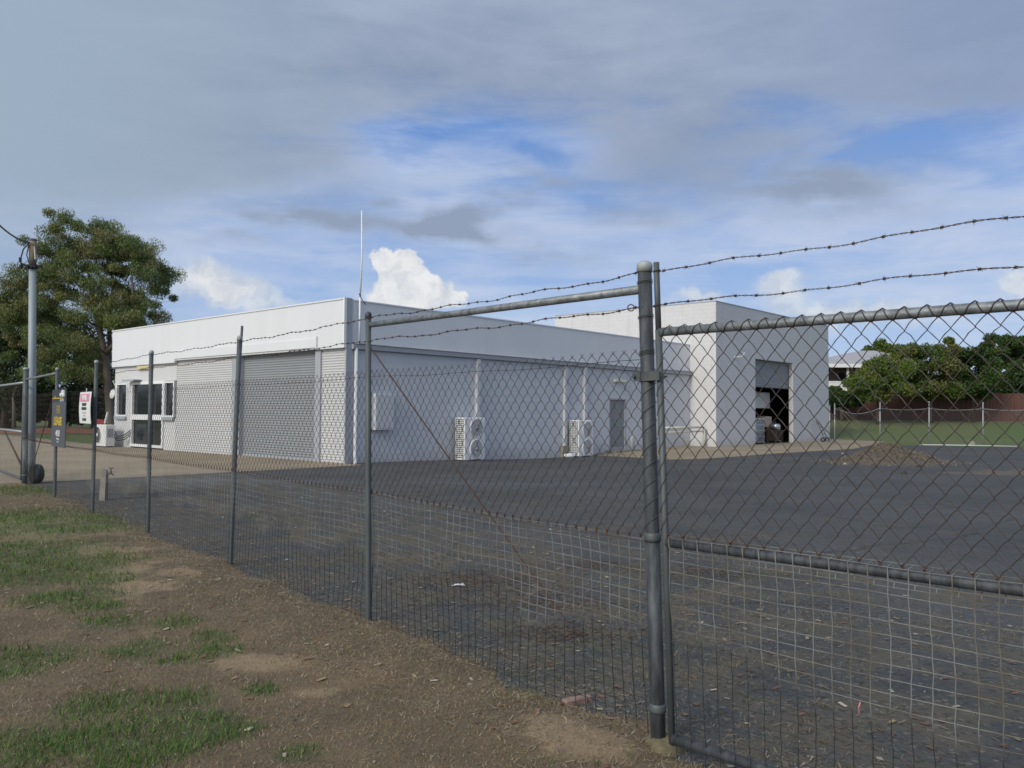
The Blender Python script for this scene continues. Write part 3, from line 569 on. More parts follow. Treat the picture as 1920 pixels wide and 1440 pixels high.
# dry and green tufts standing in the yard
tc = []
for px, py, k in [(500, 968, 1), (620, 985, 0), (700, 1010, 0), (850, 1000, 0), (780, 1060, 0), (960, 1075, 0), (880, 1040, 0), (1010, 1260, 1), (1060, 1270, 1), (1300, 1270, 0), (1380, 1375, 0), (1310, 1190, 0), (1440, 1235, 0), (1240, 1230, 0), (1330, 1010, 0), (1560, 1160, 0), (1890, 1190, 0), (1160, 1215, 1), (1120, 1080, 0), (1400, 1070, 0), (1430, 1080, 1), (560, 1010, 0), (690, 1040, 0), (1290, 1090, 1), (1220, 1330, 0), (1440, 1440, 0), (900, 1300, 0), (450, 962, 0), (540, 975, 0), (730, 1050, 0), (820, 1045, 0), (880, 1025, 0), (640, 1000, 1), (960, 1130, 0), (1020, 1180, 0), (760, 1110, 0), (700, 1090, 0), (580, 1060, 0), (1120, 1150, 0), (1350, 1120, 0), (1480, 1150, 0), (1250, 1170, 0), (1380, 1030, 0)]:
    c = gz(px, py); nn = 420
    a = RNG.normal(0, .20, (nn, 2))*np.array([2.0, .8]); pts = np.column_stack([c[0]+a[:, 0], c[1]+a[:, 1], np.full(nn, c[2])])
    tn = (np.array([.10, .13, .035]) if k else np.array([.27, .225, .135]))*RNG.uniform(.6, 1.2, (nn, 1)); tc.append((pts, tn))
P = np.vstack([a for a, b in tc]); tn = np.vstack([b for a, b in tc]); n = len(P)
blades('yard_weeds', P, RNG.uniform(.012, .045, n), RNG.uniform(.003, .005, n), RNG.uniform(.6, .985, n), tn)

# ================================================================== LONG LOW BUILDING
HA, HF, HR = 5.073, 3.60, 3.69
LFT, BEND = -16.75, 21.24
bld = thing('white_warehouse', 'long low white building with a tall parapet, roller shutter and office windows', 'building', (*BA, 0), BTH)
def wavy_panel(name, x0, x1, z0, z1, y, pitch, depth, material, parent, axis='x'):
    """sheet with level corrugations"""
    n = int((z1-z0)/pitch*6)+1; z = np.linspace(z0, z1, n); d = np.cos((z-z0)/pitch*2*PI)*depth
    V = []
    for zz, dd in zip(z, d):
        if axis == 'x': V += [(x0, y+dd, zz), (x1, y+dd, zz)]
        else: V += [(y+dd, x0, zz), (y+dd, x1, zz)]
    F = [(2*i, 2*i+1, 2*i+3, 2*i+2) for i in range(n-1)]
    m = MB(); m.add(V, F); return m.build(name, material, parent, smooth_=True)
# side wall and hidden core
m = MB(); m.box(-0.20, 0.0, 0.12, 14.18, -0.4, HF); m.box(-0.20, 0.0, 15.48, BEND-.003, -0.4, HF); m.box(-0.20, 0.0, 14.18, 15.48, 2.27, HF); m.box(-0.2, 0.0, 14.18, 15.48, -0.4, -0.03)
m.build('side_wall', M_blockA, bld)
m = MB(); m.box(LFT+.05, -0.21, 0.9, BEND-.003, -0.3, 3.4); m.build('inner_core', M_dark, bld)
m = MB(); m.box(LFT, LFT+.2, .9, BEND-.01, -.3, HF+.02); m.build('end_wall', M_blockA, bld)
m = MB(); m.box(LFT+.03, -.25, .15, BEND-.01, HF+.05, HF+.25); m.build('roof', M_roofp, bld)
# parapet: lit front fascia, side parapet
zf_l = onY(215, 684.5, 0)[1]
m = MB(); m.box(-10.95, -0.02, -0.10, 0.02, HF-0.02, HA); m.box(LFT-0.02, -10.95, -0.10, 0.02, HF-0.10, HA); m.box(LFT-0.04, -0.02, -0.13, 0.04, HA+.002, HA+.05)
fa = m.build('front_parapet', M_white, bld)
m = MB(); m.box(-0.16, -0.022, 0.021, 22.1, HF+.0, HA-.01); m.box(-.19, 0.0, .045, 22.1, HA-.008, HA+.035)
sp_ = m.build('side_parapet', M_side, bld)
for y in (6.3, 13.4): m = MB(); m.box(-.024, -.019, y-.008, y+.008, HF+.02, HA-.02); m.build('panel_joint', M_fibro, sp_)
m = MB(); m.box(-0.165, 0.02, 22.0, 22.13, HF+.12, HA+.05); m.build('parapet_trim', M_wpaint, bld)
m = MB(); m.box(-.016, .055, -.115, -.02, HF-.02, HA+.06); m.build('corner_flashing', M_wpaint, bld)
m = MB(); m.box(-.014, .05, -.018, .20, .0, HA+.055); m.build('corner_flashing', M_frame, bld)
# side eave: corrugated roof edge over a gutter
m = MB(); ys = np.arange(.2, BEND+1.1, .0125); zc = HR+.035+.016*np.cos(ys/.10*2*PI)
V = []
for y, z in zip(ys, zc): V += [(-.02, y, z+.035), (.16, y, z)]
k = len(ys); m.add(V, [(2*i, 2*i+1, 2*i+3, 2*i+2) for i in range(k-1)]); m.add([(a, b, c-.006) for a, b, c in V], [(2*i, 2*i+2, 2*i+3, 2*i+1) for i in range(k-1)])
m.build('roof_sheet_edge', M_gut, bld, smooth_=True)
m = MB(); m.box(.02, .135, .205, BEND+1.0, HR-.13, HR+.012); m.box(.0, .14, .19, .203, HR-.14, HR+.02); g_ = m.build('gutter', M_gut, bld)
m = MB(); m.box(.002, .018, .205, BEND+1.0, HR-.16, HR+.01); m.build('fascia_board', M_gut, bld)
# front: sheeted bays, roller shutter, plain panel, windows
xs_s = onY(326, 846, 0)[0]
wavy_panel('corrugated_panel', xs_s, -6.72, -.02, HF+.06, 0.06, .084, .015, M_corr, bld)
wavy_panel('corrugated_panel', -1.31, -.02, -.02, HF, 0.06, .084, .015, M_corr, bld)
sh = wavy_panel('roller_shutter', -6.17, -1.60, .08, 3.62, 0.17, .084, .015, M_shut, bld)
m = MB(); m.box(-6.17, -1.60, .14, .19, -.02, .085); m.build('shutter_foot_bar', M_frame, sh)
m = MB(); m.box(-6.72, -6.17, .0, .20, -.05, HF+.01); m.build('door_jamb', M_frame, bld)
m = MB(); m.box(-1.60, -1.31, .0, .20, -.05, HF+.01); m.build('door_jamb', M_frame, bld)
m = MB(); m.box(-10.95, -1.38, -.145, -.102, 3.64, 3.93); m.box(-1.379, -1.33, -.16, -.10, 3.62, 4.0); m.build('shutter_hood', M_white, bld)
m = MB(); m.box(LFT, xs_s-.002, .05, .14, 2.80, HF); m.box(LFT, -15.45, .05, .14, -.05, 1.30); m.box(-12.02, xs_s-.002, .05, .14, -.05, 1.30); m.box(LFT, -16.52, .05, .14, 1.3, 2.8); m.build('front_panel_wall', M_fibro, bld)
def window(x0, x1, z0, z1, mulls=(), rails=(), t=.07, name='window'):
    m = MB(); y0, y1 = .0, .10
    m.box(x0, x0+t, y0, y1, z0, z1); m.box(x1-t, x1, y0, y1, z0, z1); m.box(x0+t, x1-t, y0, y1, z1-t, z1); m.box(x0+t, x1-t, y0, y1, z0, z0+t)
    for a in mulls: m.box(a-t*.6, a+t*.6, y0+.01, y1-.01, z0+t, z1-t)
    for r in rails:
        e = [x0+t]+[v for a in mulls for v in (a-t*.6, a+t*.6)]+[x1-t]
        for i in range(0, len(e), 2): m.box(e[i], e[i+1], y0+.012, y1-.012, r-t, r+t)
    w = m.build(name, M_alu, bld); g = MB(); g.box(x0+t*.5, x1-t*.5, .12, .13, z0+t*.5, z1-t*.5); g.build('pane', M_glass, w); return w
window(-16.50, -15.42, 1.33, 2.78)
window(-12.02, -11.14, 1.33, 2.78)
m = MB(); m.box(-16.55, -15.42, -.06, .0, 1.20, 1.325); m.build('window_sill', M_frame, bld)
m = MB(); m.box(-12.04, -11.1, -.06, .0, 1.20, 1.325); m.build('window_sill', M_frame, bld)
m = MB(); m.box(-15.42, -15.0, .02, .14, -.05, 2.8); m.build('front_panel_wall', M_fibro, bld)
window(-15.0, -12.04, .06, 2.80, mulls=(-13.25,), rails=(1.31,), t=.11, name='glazed_door')
# rooms glimpsed behind the glass are black; a blind hangs in the upper lights
m = MB()
for i in range(5): m.box(-14.85, -12.2, .150, .155, 2.05+.13*i, 2.07+.13*i)
m.build('blind', M_fan, bld)
m = MB(); m.box(-15.2, -14.1, -.32, .05, 2.86, 2.90); m.box(-15.2, -14.1, -.325, -.3, 2.82, 2.90); m.build('door_hood', M_frame, bld)
m = MB(); m.bevbox(-14.35, -13.05, -.09, .05, 3.33, 3.47, .03); m.build('strip_light', M_yell, bld)
m = MB(); m.tube([wl(-.02+LFT, .3, 2.95), wl(LFT-.35, .1, 2.9), wl(LFT-.05, .2, 2.45)], .02, 6); m.build('wall_bracket', M_wpaint, bld, world=True)
m = MB(); m.lathe(wl(LFT-.28, .15, 2.30), [(.02, 0), (.16, .03), (.22, .09), (.20, .12), (.02, .14)], 14, axis=(-.6, -.8, .15)); m.build('flood_lamp', M_wpaint, bld, world=True, smooth_=True)
# side wall fittings
def conduit(y, z0, z1, w=.11):
    m = MB(); m.box(.002, w*.8, y-w/2, y+w/2, z0, z1); return m.build('downpipe', M_fibro, bld)
m = MB(); m.tube([(.10, .33, HR-.12), (.10, .33, .16), (.16, .30, .05), (.26, .22, -.0)], .055, 10); m.build('downpipe', M_fibro, bld, smooth_=True)
conduit(5.82, 1.35, HR-.16, .17); conduit(10.96, .28, HR-.16, .15); conduit(12.3, 1.2, HR-.16, .16)
m = MB(); m.box(.002, .16, 10.72, 11.22, -.3, .27); m.build('pipe_guard', M_conc, bld)
m = MB(); m.bevbox(.002, .22, 1.02, 1.80, 1.03, 2.18, .015); mb_ = m.build('meter_box', M_blockA, bld)
m = MB(); m.box(.221, .226, 1.06, 1.76, 1.08, 2.12); m.build('door', M_fibro, mb_)
m = MB(); m.box(-.12, -.07, 14.18, 15.48, -.02, 2.27); dr = m.build('side_door', M_door, bld)
m = MB(); m.box(-.07, .004, 14.18, 14.24, -.02, 2.27); m.box(-.07, .004, 15.42, 15.48, -.02, 2.27); m.box(-.07, .004, 14.24, 15.42, 2.21, 2.27); m.build('door_frame', M_frame, dr)
m = MB(); m.lathe((-.068, 15.3, 1.06), [(.02, 0), (.02, .04), (.035, .05), (.03, .08)], 10, axis=(1, 0, 0)); m.build('door_knob', M_galvp, dr)
m = MB(); m.box(-.069, -.05, 14.25, 15.41, .0, .12); m.build('kick_plate', M_frame, dr)
m = MB(); m.bevbox(.002, .12, 14.45, 15.35, 3.0, 3.12, .02); m.build('strip_light', M_cream, bld)
m = MB(); m.box(.0, .55, 13.9, 15.8, -.2, .0); m.build('door_step', M_conc, bld)
# tall whip mast clipped to the corner
tp = onX(664, 392, .13); mast = thing('antenna_mast', 'thin white whip aerial rising from the front corner of the low white building', 'antenna', wl(.13, tp[0], HR+.1))
m = MB(); yb = onX(661, 565, .13)[0]; m.tube([wl(.13, .42, HR+.05), wl(.13, .42, HA+.1)], .03, 8); m.build('mounting_pipe', M_wpaint, mast, world=True, smooth_=True)
m = MB(); m.tube([wl(.13, .42, HA+.1), wl(.15, .46, 6.5), wl(.16, .42, tp[1])], .030, 8, r1=.020); m.build('whip', M_wpaint, mast, world=True, smooth_=True)
m = MB(); m.tube([wl(.13, .42, HA+.12), wl(.16, .36, HA+.22), wl(.15, .5, HA+.02), wl(.08, .7, HA-.1)], .012, 5); m.build('cable', M_black, mast, world=True)
m = MB(); m.box(-.01, .05, .38, .46, HA-.3, HA-.26); 

# ================================================================== TALL BLOCK BUILDING
HB = 7.16; XB = 1.42
blk = thing('block_workshop', 'tall pale painted block building with a half open roller shutter', 'building', (*BA, 0), BTH)
oy0, oy1, oz = 25.6, 30.5, 4.57
LB = -8.7; YE = 35.95
m = MB(); m.box(LB, XB-.25, BEND, BEND+.2, -.3, HB)       # face towards the street
m.box(XB-.249, XB, BEND, oy0, -.3, HB); m.box(XB-.249, XB, oy1, YE, -.3, HB); m.box(XB-.249, XB, oy0, oy1, oz, HB)
m.box(LB, LB+.2, BEND+.2, YE, -.3, HB-.003); m.box(LB+.2, XB-.2, YE-.2, YE, -.3, HB-.003); m.build('wall', M_blockB, blk)
m = MB(); m.box(LB+.2, XB-.2, BEND+.2, YE-.2, HB-.5, HB-.4); m.build('roof', M_roofp, blk)
m = MB(); m.box(LB-.02, XB+.02, BEND-.02, BEND+.22, HB+.001, HB+.04); m.box(XB-.27, XB+.02, BEND+.22, YE+.02, HB+.001, HB+.04); m.build('coping', M_gut, blk)
sht = onX(1416, 724.6, XB-.29)[1]
s2 = wavy_panel('roller_shutter', oy0-.1, oy1+.1, sht, oz+.2, XB-.29, .10, .014, M_shut, blk, axis='y')
m = MB(); m.box(XB-.33, XB-.26, oy0-.1, oy1+.1, sht-.05, sht); m.build('shutter_foot_bar', M_black, s2)
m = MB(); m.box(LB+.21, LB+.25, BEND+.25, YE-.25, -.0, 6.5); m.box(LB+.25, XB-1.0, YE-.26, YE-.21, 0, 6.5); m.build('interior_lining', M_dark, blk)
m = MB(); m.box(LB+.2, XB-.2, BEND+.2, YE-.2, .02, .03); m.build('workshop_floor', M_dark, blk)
m = MB(); bz = onX(1386, 666, XB)[1]; m.tube([(XB, 23.3, bz-.12), (XB+.25, 23.5, bz-.08), (XB+.28, 23.8, bz+.1), (XB+.05, 24.1, bz+.16)], .022, 6); m.box(XB, XB+.04, 23.2, 23.45, bz-.2, bz-.08); m.build('wall_bracket', M_wpaint, blk)

# things inside the open doorway
def loc_thing(name, label, cat, x, y, z=0.0, group=None): return thing(name, label, cat, wl(x, y, z), BTH, group)
def door_span(pa, pb, ya, yb, X):
    a, b = onX(pa, (ya+yb)/2, X)[0], onX(pb, (ya+yb)/2, X)[0]; m_ = (pa+pb)/2; return a, b, onX(m_, yb, X)[1], onX(m_, ya, X)[1]
a, b, z0, z1 = door_span(1400, 1443, 735, 765, .1); c = loc_thing('wall_cupboard', 'white wall cupboard glimpsed inside the open workshop doorway', 'cupboard', -.15, (a+b)/2, z0)
m = MB(); m.bevbox(-.25, .25, -(b-a)/2, (b-a)/2, 0, z1-z0, .02); m.build('cabinet', M_wpaint, c)
h = (b-a)/4
for s_ in (-1, 1): m = MB(); m.box(.251, .268, s_*h-h+.02, s_*h+h-.02, .03, z1-z0-.03); m.build('door', M_wpaint, c)
a, b, z0, z1 = door_span(1418, 1434, 784, 829, .3); c = loc_thing('drawer_cabinet', 'grey filing drawers standing inside the open workshop doorway', 'cabinet', 0, (a+b)/2, .03)
m = MB(); m.bevbox(-.3, .3, -(b-a)/2, (b-a)/2, 0, z1-.03, .02); m.build('carcass', M_wpaint, c); q4 = (z1-.1)/4
for i in range(4): m = MB(); m.box(.301, .32, -(b-a)/2+.04, (b-a)/2-.04, .04+q4*i, q4*(i+1)); m.build('drawer', M_galvp, c)
a, b, z0, z1 = door_span(1435, 1447, 781, 800, .3); c = loc_thing('cardboard_carton', 'tan cardboard carton on the bench inside the doorway', 'carton', .05, (a+b)/2, z0)
m = MB(); m.bevbox(-.25, .25, -(b-a)/2, (b-a)/2, 0, z1-z0, .01); m.build('box', mat('tan_cardboard', (.55, .46, .38), .85), c)
m = MB(); m.box(-.26, .26, -.04, .04, z1-z0+.001, z1-z0+.015); m.build('packing_tape', M_cream, c); zc_ = z0; yc_ = (a+b)/2
c = loc_thing('work_bench', 'dark work bench carrying a carton inside the doorway', 'bench', .05, yc_+.5, .03)
m = MB(); m.box(-.4, .4, -.9, .9, zc_-.095, zc_-.032); m.build('bench_top', M_barkd, c)
for sx in (-.34, .34):
    for sy in (-.82, .82): m = MB(); m.box(sx-.05, sx+.05, sy-.05, sy+.05, 0, zc_-.096); m.build('leg', M_barkd, c)
a, b, z0, z1 = door_span(1453, 1461, 793, 806, .7); c = loc_thing('steel_urn', 'shiny steel urn on a dark stand in the workshop doorway', 'urn', .6, (a+b)/2, z0); r_ = (b-a)/2
m = MB(); m.lathe((0, 0, 0), [(r_*.8, 0), (r_, .05), (r_, .3), (r_*.8, .36), (r_*.3, z1-z0)], 16); m.build('body', mat('polished_steel', (.6, .62, .64), .2, .9), c, smooth_=True)
m = MB(); m.torus((0, 0, z1-z0), (1, 0, 0), .06, .012, 10, 5); m.build('handle', M_galvp, c)
c = loc_thing('machine_stand', 'dark cabinet stand under the steel urn in the doorway', 'stand', .6, (a+b)/2, .03)
m = MB(); m.bevbox(-.28, .28, -.45, .45, .06, z0-.034, .02); m.build('cabinet', M_barkd, c)
m = MB(); m.box(.281, .295, -.4, .4, .12, z0-.1); m.build('door', M_black, c)

# things along the walls ------------------------------------------------
def ac_unit(name, label, x0, x1, ya, yb, z0, z1, fans, group, face='x', lit_side=True):
    """outdoor air conditioner; the fans blow along local +x"""
    t = loc_thing(name, label, 'air conditioner', (x0+x1)/2, (ya+yb)/2, z0, group)
    X, Y, Z = (x1-x0)/2, (yb-ya)/2, z1-z0
    m = MB(); m.bevbox(-X, X, -Y, Y, .05, Z, .025); cs = m.build('casing', M_wpaint, t)
    for s in (-1, 1): m = MB(); m.box(-X, X, s*Y*.7-.04, s*Y*.7+.04, 0, .05); m.build('foot', M_frame, t)
    n = len(fans); zc = [(.05+(Z-.05)*(i+.5)/n) for i in range(n)]; R = min(Y*.78, (Z-.05)/n*.44)
    for z in zc:
        yc = Y*.14 if n > 1 else -Y*.12
        m = MB(); m.lathe((X+.001, yc, z), [(R, 0), (R, .004)], 28, axis=(1, 0, 0)); fo = m.build('fan_opening', M_gut, t)
        m = MB(); m.torus((X+.012, yc, z), (1, 0, 0), R, .016, 28, 6)
        for k in range(4): m.torus((X+.03, yc, z), (1, 0, 0), R*(.3+.2*k), .0035, 24, 4)
        for k in range(20):
            a = k*PI/10; m.tube([(X+.032, yc+.3*R*math.cos(a), z+.3*R*math.sin(a)), (X+.018, yc+R*math.cos(a), z+R*math.sin(a))], .003, 4)
        m.build('fan_guard', M_wpaint, t)
        m = MB()
        for k in range(3):
            a0 = k*2*PI/3+.4; pts = []
            for r_ in (.22, .6, .9):
                for da in (-.42, .42): pts.append((X+.008+.01*(da > 0), yc+R*r_*math.cos(a0+da*(.5+r_*.5)), z+R*r_*math.sin(a0+da*(.5+r_*.5))))
            m.add(pts, [(0, 2, 3, 1), (2, 4, 5, 3)])
        m.build('fan_blade', M_fan, fo)
        m = MB(); m.lathe((X+.02, yc, z), [(R*.24, 0), (R*.22, .02), (R*.05, .035)], 16, axis=(1, 0, 0)); m.build('hub', M_galvp, fo, smooth_=True)
    # louvred end towards the street: a grid of openings
    m = MB(); nz = max(6, int(Z/.075)); nyy = 5; w = 2*X*.86/nyy; hz = (Z-.12)/nz
    for i in range(nyy):
        for k in range(nz): x_ = -X*.86+w*i; z_ = .09+hz*k; m.box(x_+w*.14, x_+w*.86, -Y-.004, -Y-.001, z_+hz*.16, z_+hz*.84)
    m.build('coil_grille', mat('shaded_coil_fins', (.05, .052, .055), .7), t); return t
def yfor(px, X): return onX(px, 820, X)[0]
GA = 'outdoor air conditioning units'
zb = -.14; X1 = .62
ac_unit('air_conditioner', 'tall twin fan air conditioner on the side wall, nearer the street', .14, X1, yfor(871, X1), yfor(910, X1), onX(890, 864, X1)[1], onX(890, 783, X1)[1], (0, 1), GA)
ac_unit('air_conditioner', 'tall twin fan air conditioner beside the grey side door', .14, X1, yfor(1085, X1), yfor(1113, X1), onX(1098, 857, X1)[1], onX(1098, 788, X1)[1], (0, 1), GA)
t = loc_thing('air_conditioner', 'single fan air conditioner in front of the office windows', 'air conditioner', -16.3, -.55, 0, GA)
t.rotation_euler = (0, 0, BTH-PI/2)      # blows towards the street
X, Y, Z = .2, .62, .97
m = MB(); m.bevbox(-X, X, -Y, Y, .05, Z, .025); m.build('casing', M_wpaint, t)
for s in (-1, 1): m = MB(); m.box(-X, X, s*Y*.7-.04, s*Y*.7+.04, 0, .05); m.build('foot', M_black, t)
m = MB(); m.lathe((X+.001, -.16, .52), [(.36, 0), (.36, .004)], 28, axis=(1, 0, 0)); fo = m.build('fan_opening', M_dark, t)
m = MB(); m.torus((X+.012, -.16, .52), (1, 0, 0), .36, .018, 28, 6)
for k in range(4): m.torus((X+.03, -.16, .52), (1, 0, 0), .09+.08*k, .004, 24, 4)
m.build('fan_guard', M_wpaint, t)
m = MB(); m.lathe((X+.02, -.16, .52), [(.07, 0), (.06, .02), (.02, .03)], 14, axis=(1, 0, 0)); m.build('hub', M_wpaint, fo)
m = MB(); m.box(-.13, .13, Y+.001, Y+.004, .44, .80)
for k in range(5): m.box(-.12, .12, Y+.004, Y+.009, .45+.07*k, .48+.07*k)
m.build('side_vent', M_frame, t)
m = MB()
for k in range(3): m.tube([wl(-15.55+.03*k, -.45, .45+.12*k), wl(-15.3+.03*k, -.42, .30+.08*k), wl(-15.05, -.2, .35+.1*k), wl(-14.95, .0, .55+.1*k)], .022, 6)
m.build('refrigerant_pipe', M_black, t, world=True)
# white pipe rail in front of the side wall
t = loc_thing('pipe_rail', 'low white pipe rail by the inner corner of the two buildings', 'railing', .9, 19.6)
y0_, y1_ = onX(1243, 800, .9)[0], onX(1320, 801, .9)[0]; zt_ = onX(1320, 801, .9)[1]
m = MB(); m.tube([wl(.9, y0_, zt_), wl(.9, y1_, zt_)], .05, 8); m.tube([wl(.9, y0_, zt_-.2), wl(.9, y1_, zt_-.2)], .04, 8); m.build('rail', M_cream, t, world=True, smooth_=True)
for y in (y0_, y1_): m = MB(); m.tube([wl(.9, y, -.05), wl(.9, y, zt_)], .06, 8); m.build('leg', M_cream, t, world=True, smooth_=True)
yb_ = onX(1185, 844, .5)[0]
t = loc_thing('bollard', 'short grey bollard beside the grey side door', 'bollard', .5, yb_, 0); m = MB(); m.lathe((0, 0, -.1), [(.10, 0), (.10, .68), (.09, .72), (.04, .74)], 14); m.build('post', M_gut, t, smooth_=True)
m = MB(); m.lathe((0, 0, -.1), [(.14, 0), (.14, .05), (.11, .06)], 14); m.build('base_plate', M_gut, t)
# small white bucket by the second unit
gb = gz(1070, 858); t = thing('white_bottle', 'white plastic bottle lying by the foot of the downpipe', 'bottle', gb); m = MB(); m.lathe((0, 0, .08), [(.03, -.3), (.08, -.24), (.09, .1), (.03, .17), (.03, .22)], 12, axis=(1, .3, 0)); m.build('body', M_wpaint, t, smooth_=True)
m = MB(); m.lathe((0, 0, .08), [(.034, .221), (.034, .26)], 12, axis=(1, .3, 0)); m.build('cap', M_frame, t)
# hand trolley at the far end of the tall wall
ty = onX(1539, 828, 1.8)[0]; t = loc_thing('hand_trolley', 'grey tubular hand trolley leaning at the far end of the tall wall', 'trolley', 1.75, ty, 0)
m = MB()
for s in (-1, 1): m.tube([(.35, s*.27, .18), (.12, s*.2, .75), (-.15, s*.14, 1.2)], .022, 6)
for k in range(5): f = k/5+.1; m.tube([(.35-.46*f, -.26+.12*f, .2+.95*f), (.35-.46*f, .26-.12*f, .2+.95*f)], .016, 5)
m.torus((-.17, 0, 1.2), (1, 0, .3), .13, .018, 12, 5); m.build('frame', M_galvd, t)
m = MB(); m.box(.3, .62, -.25, .25, .04, .06); m.build('toe_plate', M_frame, t)
for s in (-1, 1): m = MB(); m.torus((.3, s*.33, .14), (0, 1, 0), .10, .04, 16, 6); m.build('wheel', M_black, t)

# ================================================================== STREET FENCE
POSTS = [((1235, 1402), (1208, 489), .0345), ((690.5, 1168), (690.5, 584), .0225), ((432, 1060), (449.5, 629), .0245), ((277, 1000), (284, 656.5), .027), ((173, 963), (181, 675), .028), ((102.5, 935), (107.5, 689), .028), ((46, 908), (49, 689), .055)]
PB = [gnd(*b) for b, t, r in POSTS]; PT = [at(*t, PB[i][1]) for i, (b, t, r) in enumerate(POSTS)]
fence = thing('chain_link_fence', 'weathered street fence of chain link over welded mesh, barbed wire strands on top', 'fence', PB[0])
def add_post(i, parent):
    b, t, r = PB[i], PT[i], POSTS[i][2]; d = (t-b)/(t[2]-b[2]); top = t[2]
    P = lambda z: b + d*z
    m = MB(); m.tube([P(-.15), P(.05), P(top*.5), P(top-.04)], r, 16)
    if r > .03: m.tube([P(-.15), P(.98)], r*1.05, 16)
    o = m.build('post', M_galvd if i in (0,) else M_galv, parent, world=True, smooth_=True)
    m = MB(); m.lathe(P(top-.055), [(r*1.14, 0), (r*1.14, .032), (r*1.02, .043), (r*.6, .052), (r*.1, .055)], 16); m.build('post_cap', M_cap if i != 1 else M_galvd, o, world=True, smooth_=True)
    if r > .03:
        for z in (.17, .985): m = MB(); m.lathe(P(z), [(r*1.16, 0), (r*1.2, .012), (r*1.2, .03), (r*1.1, .042)], 16); m.build('collar', M_galv, o, world=True, smooth_=True)
    return o
post_obs = [add_post(i, fence) for i in range(7)]
e0 = at(447.5, 720, PB[2][1]+.035); e1 = at(454, 611, PB[2][1]+.035)
m = MB(); m.tube([e0, (e0+e1)/2, e1], .0135, 8); m.build('post_extension', M_galvd, fence, world=True, smooth_=True)
# rails
def pipe_between(a, b, r, name, parent, material=M_mott, n=12):
    m = MB(); m.tube([a, (np.array(a)+np.array(b))/2, b], r, n); return m.build(name, material, parent, world=True, smooth_=True)
pipe_between(at(1200, 543, PB[0][1]), at(694, 609, PB[1][1]), .0225, 'brace_rail', fence)
pipe_between(at(50, 711, PB[6][1]), at(106, 700, PB[5][1]), .022, 'brace_rail', fence)
# clamp and wraps on the big post
zc = at(1220, 706, PB[0][1])[2]; d0 = (PT[0]-PB[0])/PT[0][2]; pc = PB[0]+d0*zc
gy = 3.93
S0 = at(1230.5, 492, gy); S1 = at(1259, 1352, gy)
m = MB(); m.lathe(pc-np.array([0, 0, .024]), [(.041, 0), (.041, .048)], 14)
m.build('gate_clamp', M_galvd, post_obs[0], world=True)
m = MB(); cx = at(1241, 706, gy); u = (cx-pc); u[2] = 0; L_ = np.linalg.norm(u); u /= L_; w_ = np.array([-u[1], u[0], 0])
for s in (-1, 1):
    a = pc + w_*s*.022; b_ = cx + w_*s*.022
    m.tube([a-u*.055, b_+u*.01], .006, 6)
vs = []
for q in (-.06, L_+.014):
    for s in (-.014, -.019): 
        for z in (-.022, .022): vs.append(pc+u*q+w_*s*1.9+np.array([0, 0, z]))
m.add(vs, [(0, 1, 3, 2), (4, 6, 7, 5), (0, 4, 5, 1), (2, 3, 7, 6), (0, 2, 6, 4), (1, 5, 7, 3)])
m.lathe(pc-u*.05-w_*.04, [(.010, 0), (.010, .012)], 6, axis=-w_); m.build('hinge_strap', M_galv, post_obs[0], world=True)
def coil(c0, c1, r, turns, wr, jit=0.0, tilt=.018):
    n = int(turns*14); k = np.linspace(0, 1, n)[:, None]; a = np.linspace(0, turns*2*PI, n)
    p = c0*(1-k)+c1*k + np.stack([np.cos(a)*r, np.sin(a)*r, np.sin(a+2.1)*tilt], 1)
    return p
m = MB(); P0 = lambda z: PB[0]+d0*z
for a_, b_, n_, tl in ((1.02, 1.78, 8.5, .018), (1.885, 1.91, 3, .006), (2.235, 2.25, 2, .003), (2.065, 2.08, 2, .004)): m = MB(); m.tube(coil(P0(a_), P0(b_), .0385, n_, .002, tilt=tl), .0016, 5); m.build('tie_wire', M_galv, post_obs[0], world=True)

# wire mesh surfaces -------------------------------------------------
def chain_link(name, surf, t0, t1, z0, z1, parent, p=.0400, rows=10, r=.0019, bow=.009, material=M_link, sides=4, jit=.0012, knots=True, topspikes=True):
    """zigzag wires hooked into one another; surf(t, z, off) -> world"""
    n = max(1, int(round((t1-t0)/p))); pp = (t1-t0)/n; half = (z1-z0)/(2*rows); m = MB(); kn = MB()
    for i in range(n):
        pts = []
        for k in range(2*rows+1):
            right = (i+k) % 2 == 1; t = t0+(i+(1 if right else 0))*pp + (.0016 if right else -.0016)
            z = z0+k*half; pts.append((t+random.gauss(0, jit), z+random.gauss(0, jit), .0028 if right else -.0028))
            if k < 2*rows:
                tm = t0+(i+.5)*pp; pts.append((tm+random.gauss(0, jit), z+half/2+bow+random.gauss(0, jit), 0.0))
        if topspikes and (i+2*rows) % 2 == 1: pts.append((t0+(i+1.18)*pp, z1+.010, .003)); 
        elif topspikes: pts.append((t0+(i-.18)*pp, z1+.010, -.003))
        m.tube(np.array([surf(*q) for q in pts]), r, sides, cap=False)
    nf = len(m.f)
    if knots:
        for i in range(0, n+1, 2):
            c = np.array(surf(t0+i*pp, z0-.004, 0)); a = random.uniform(0, 6)
            pts = [c+np.array([math.cos(a+k*2.2)*.007, math.sin(a+k*2.2)*.007, -.009+.005*k]) for k in range(6)]
            m.tube(pts, .0034, 5)
    o = m.build(name, material, parent, world=True)
    if knots:
        o.data.materials.append(M_knot); o.data.polygons.foreach_set('material_index', [0]*nf+[1]*(len(o.data.polygons)-nf))
    return o
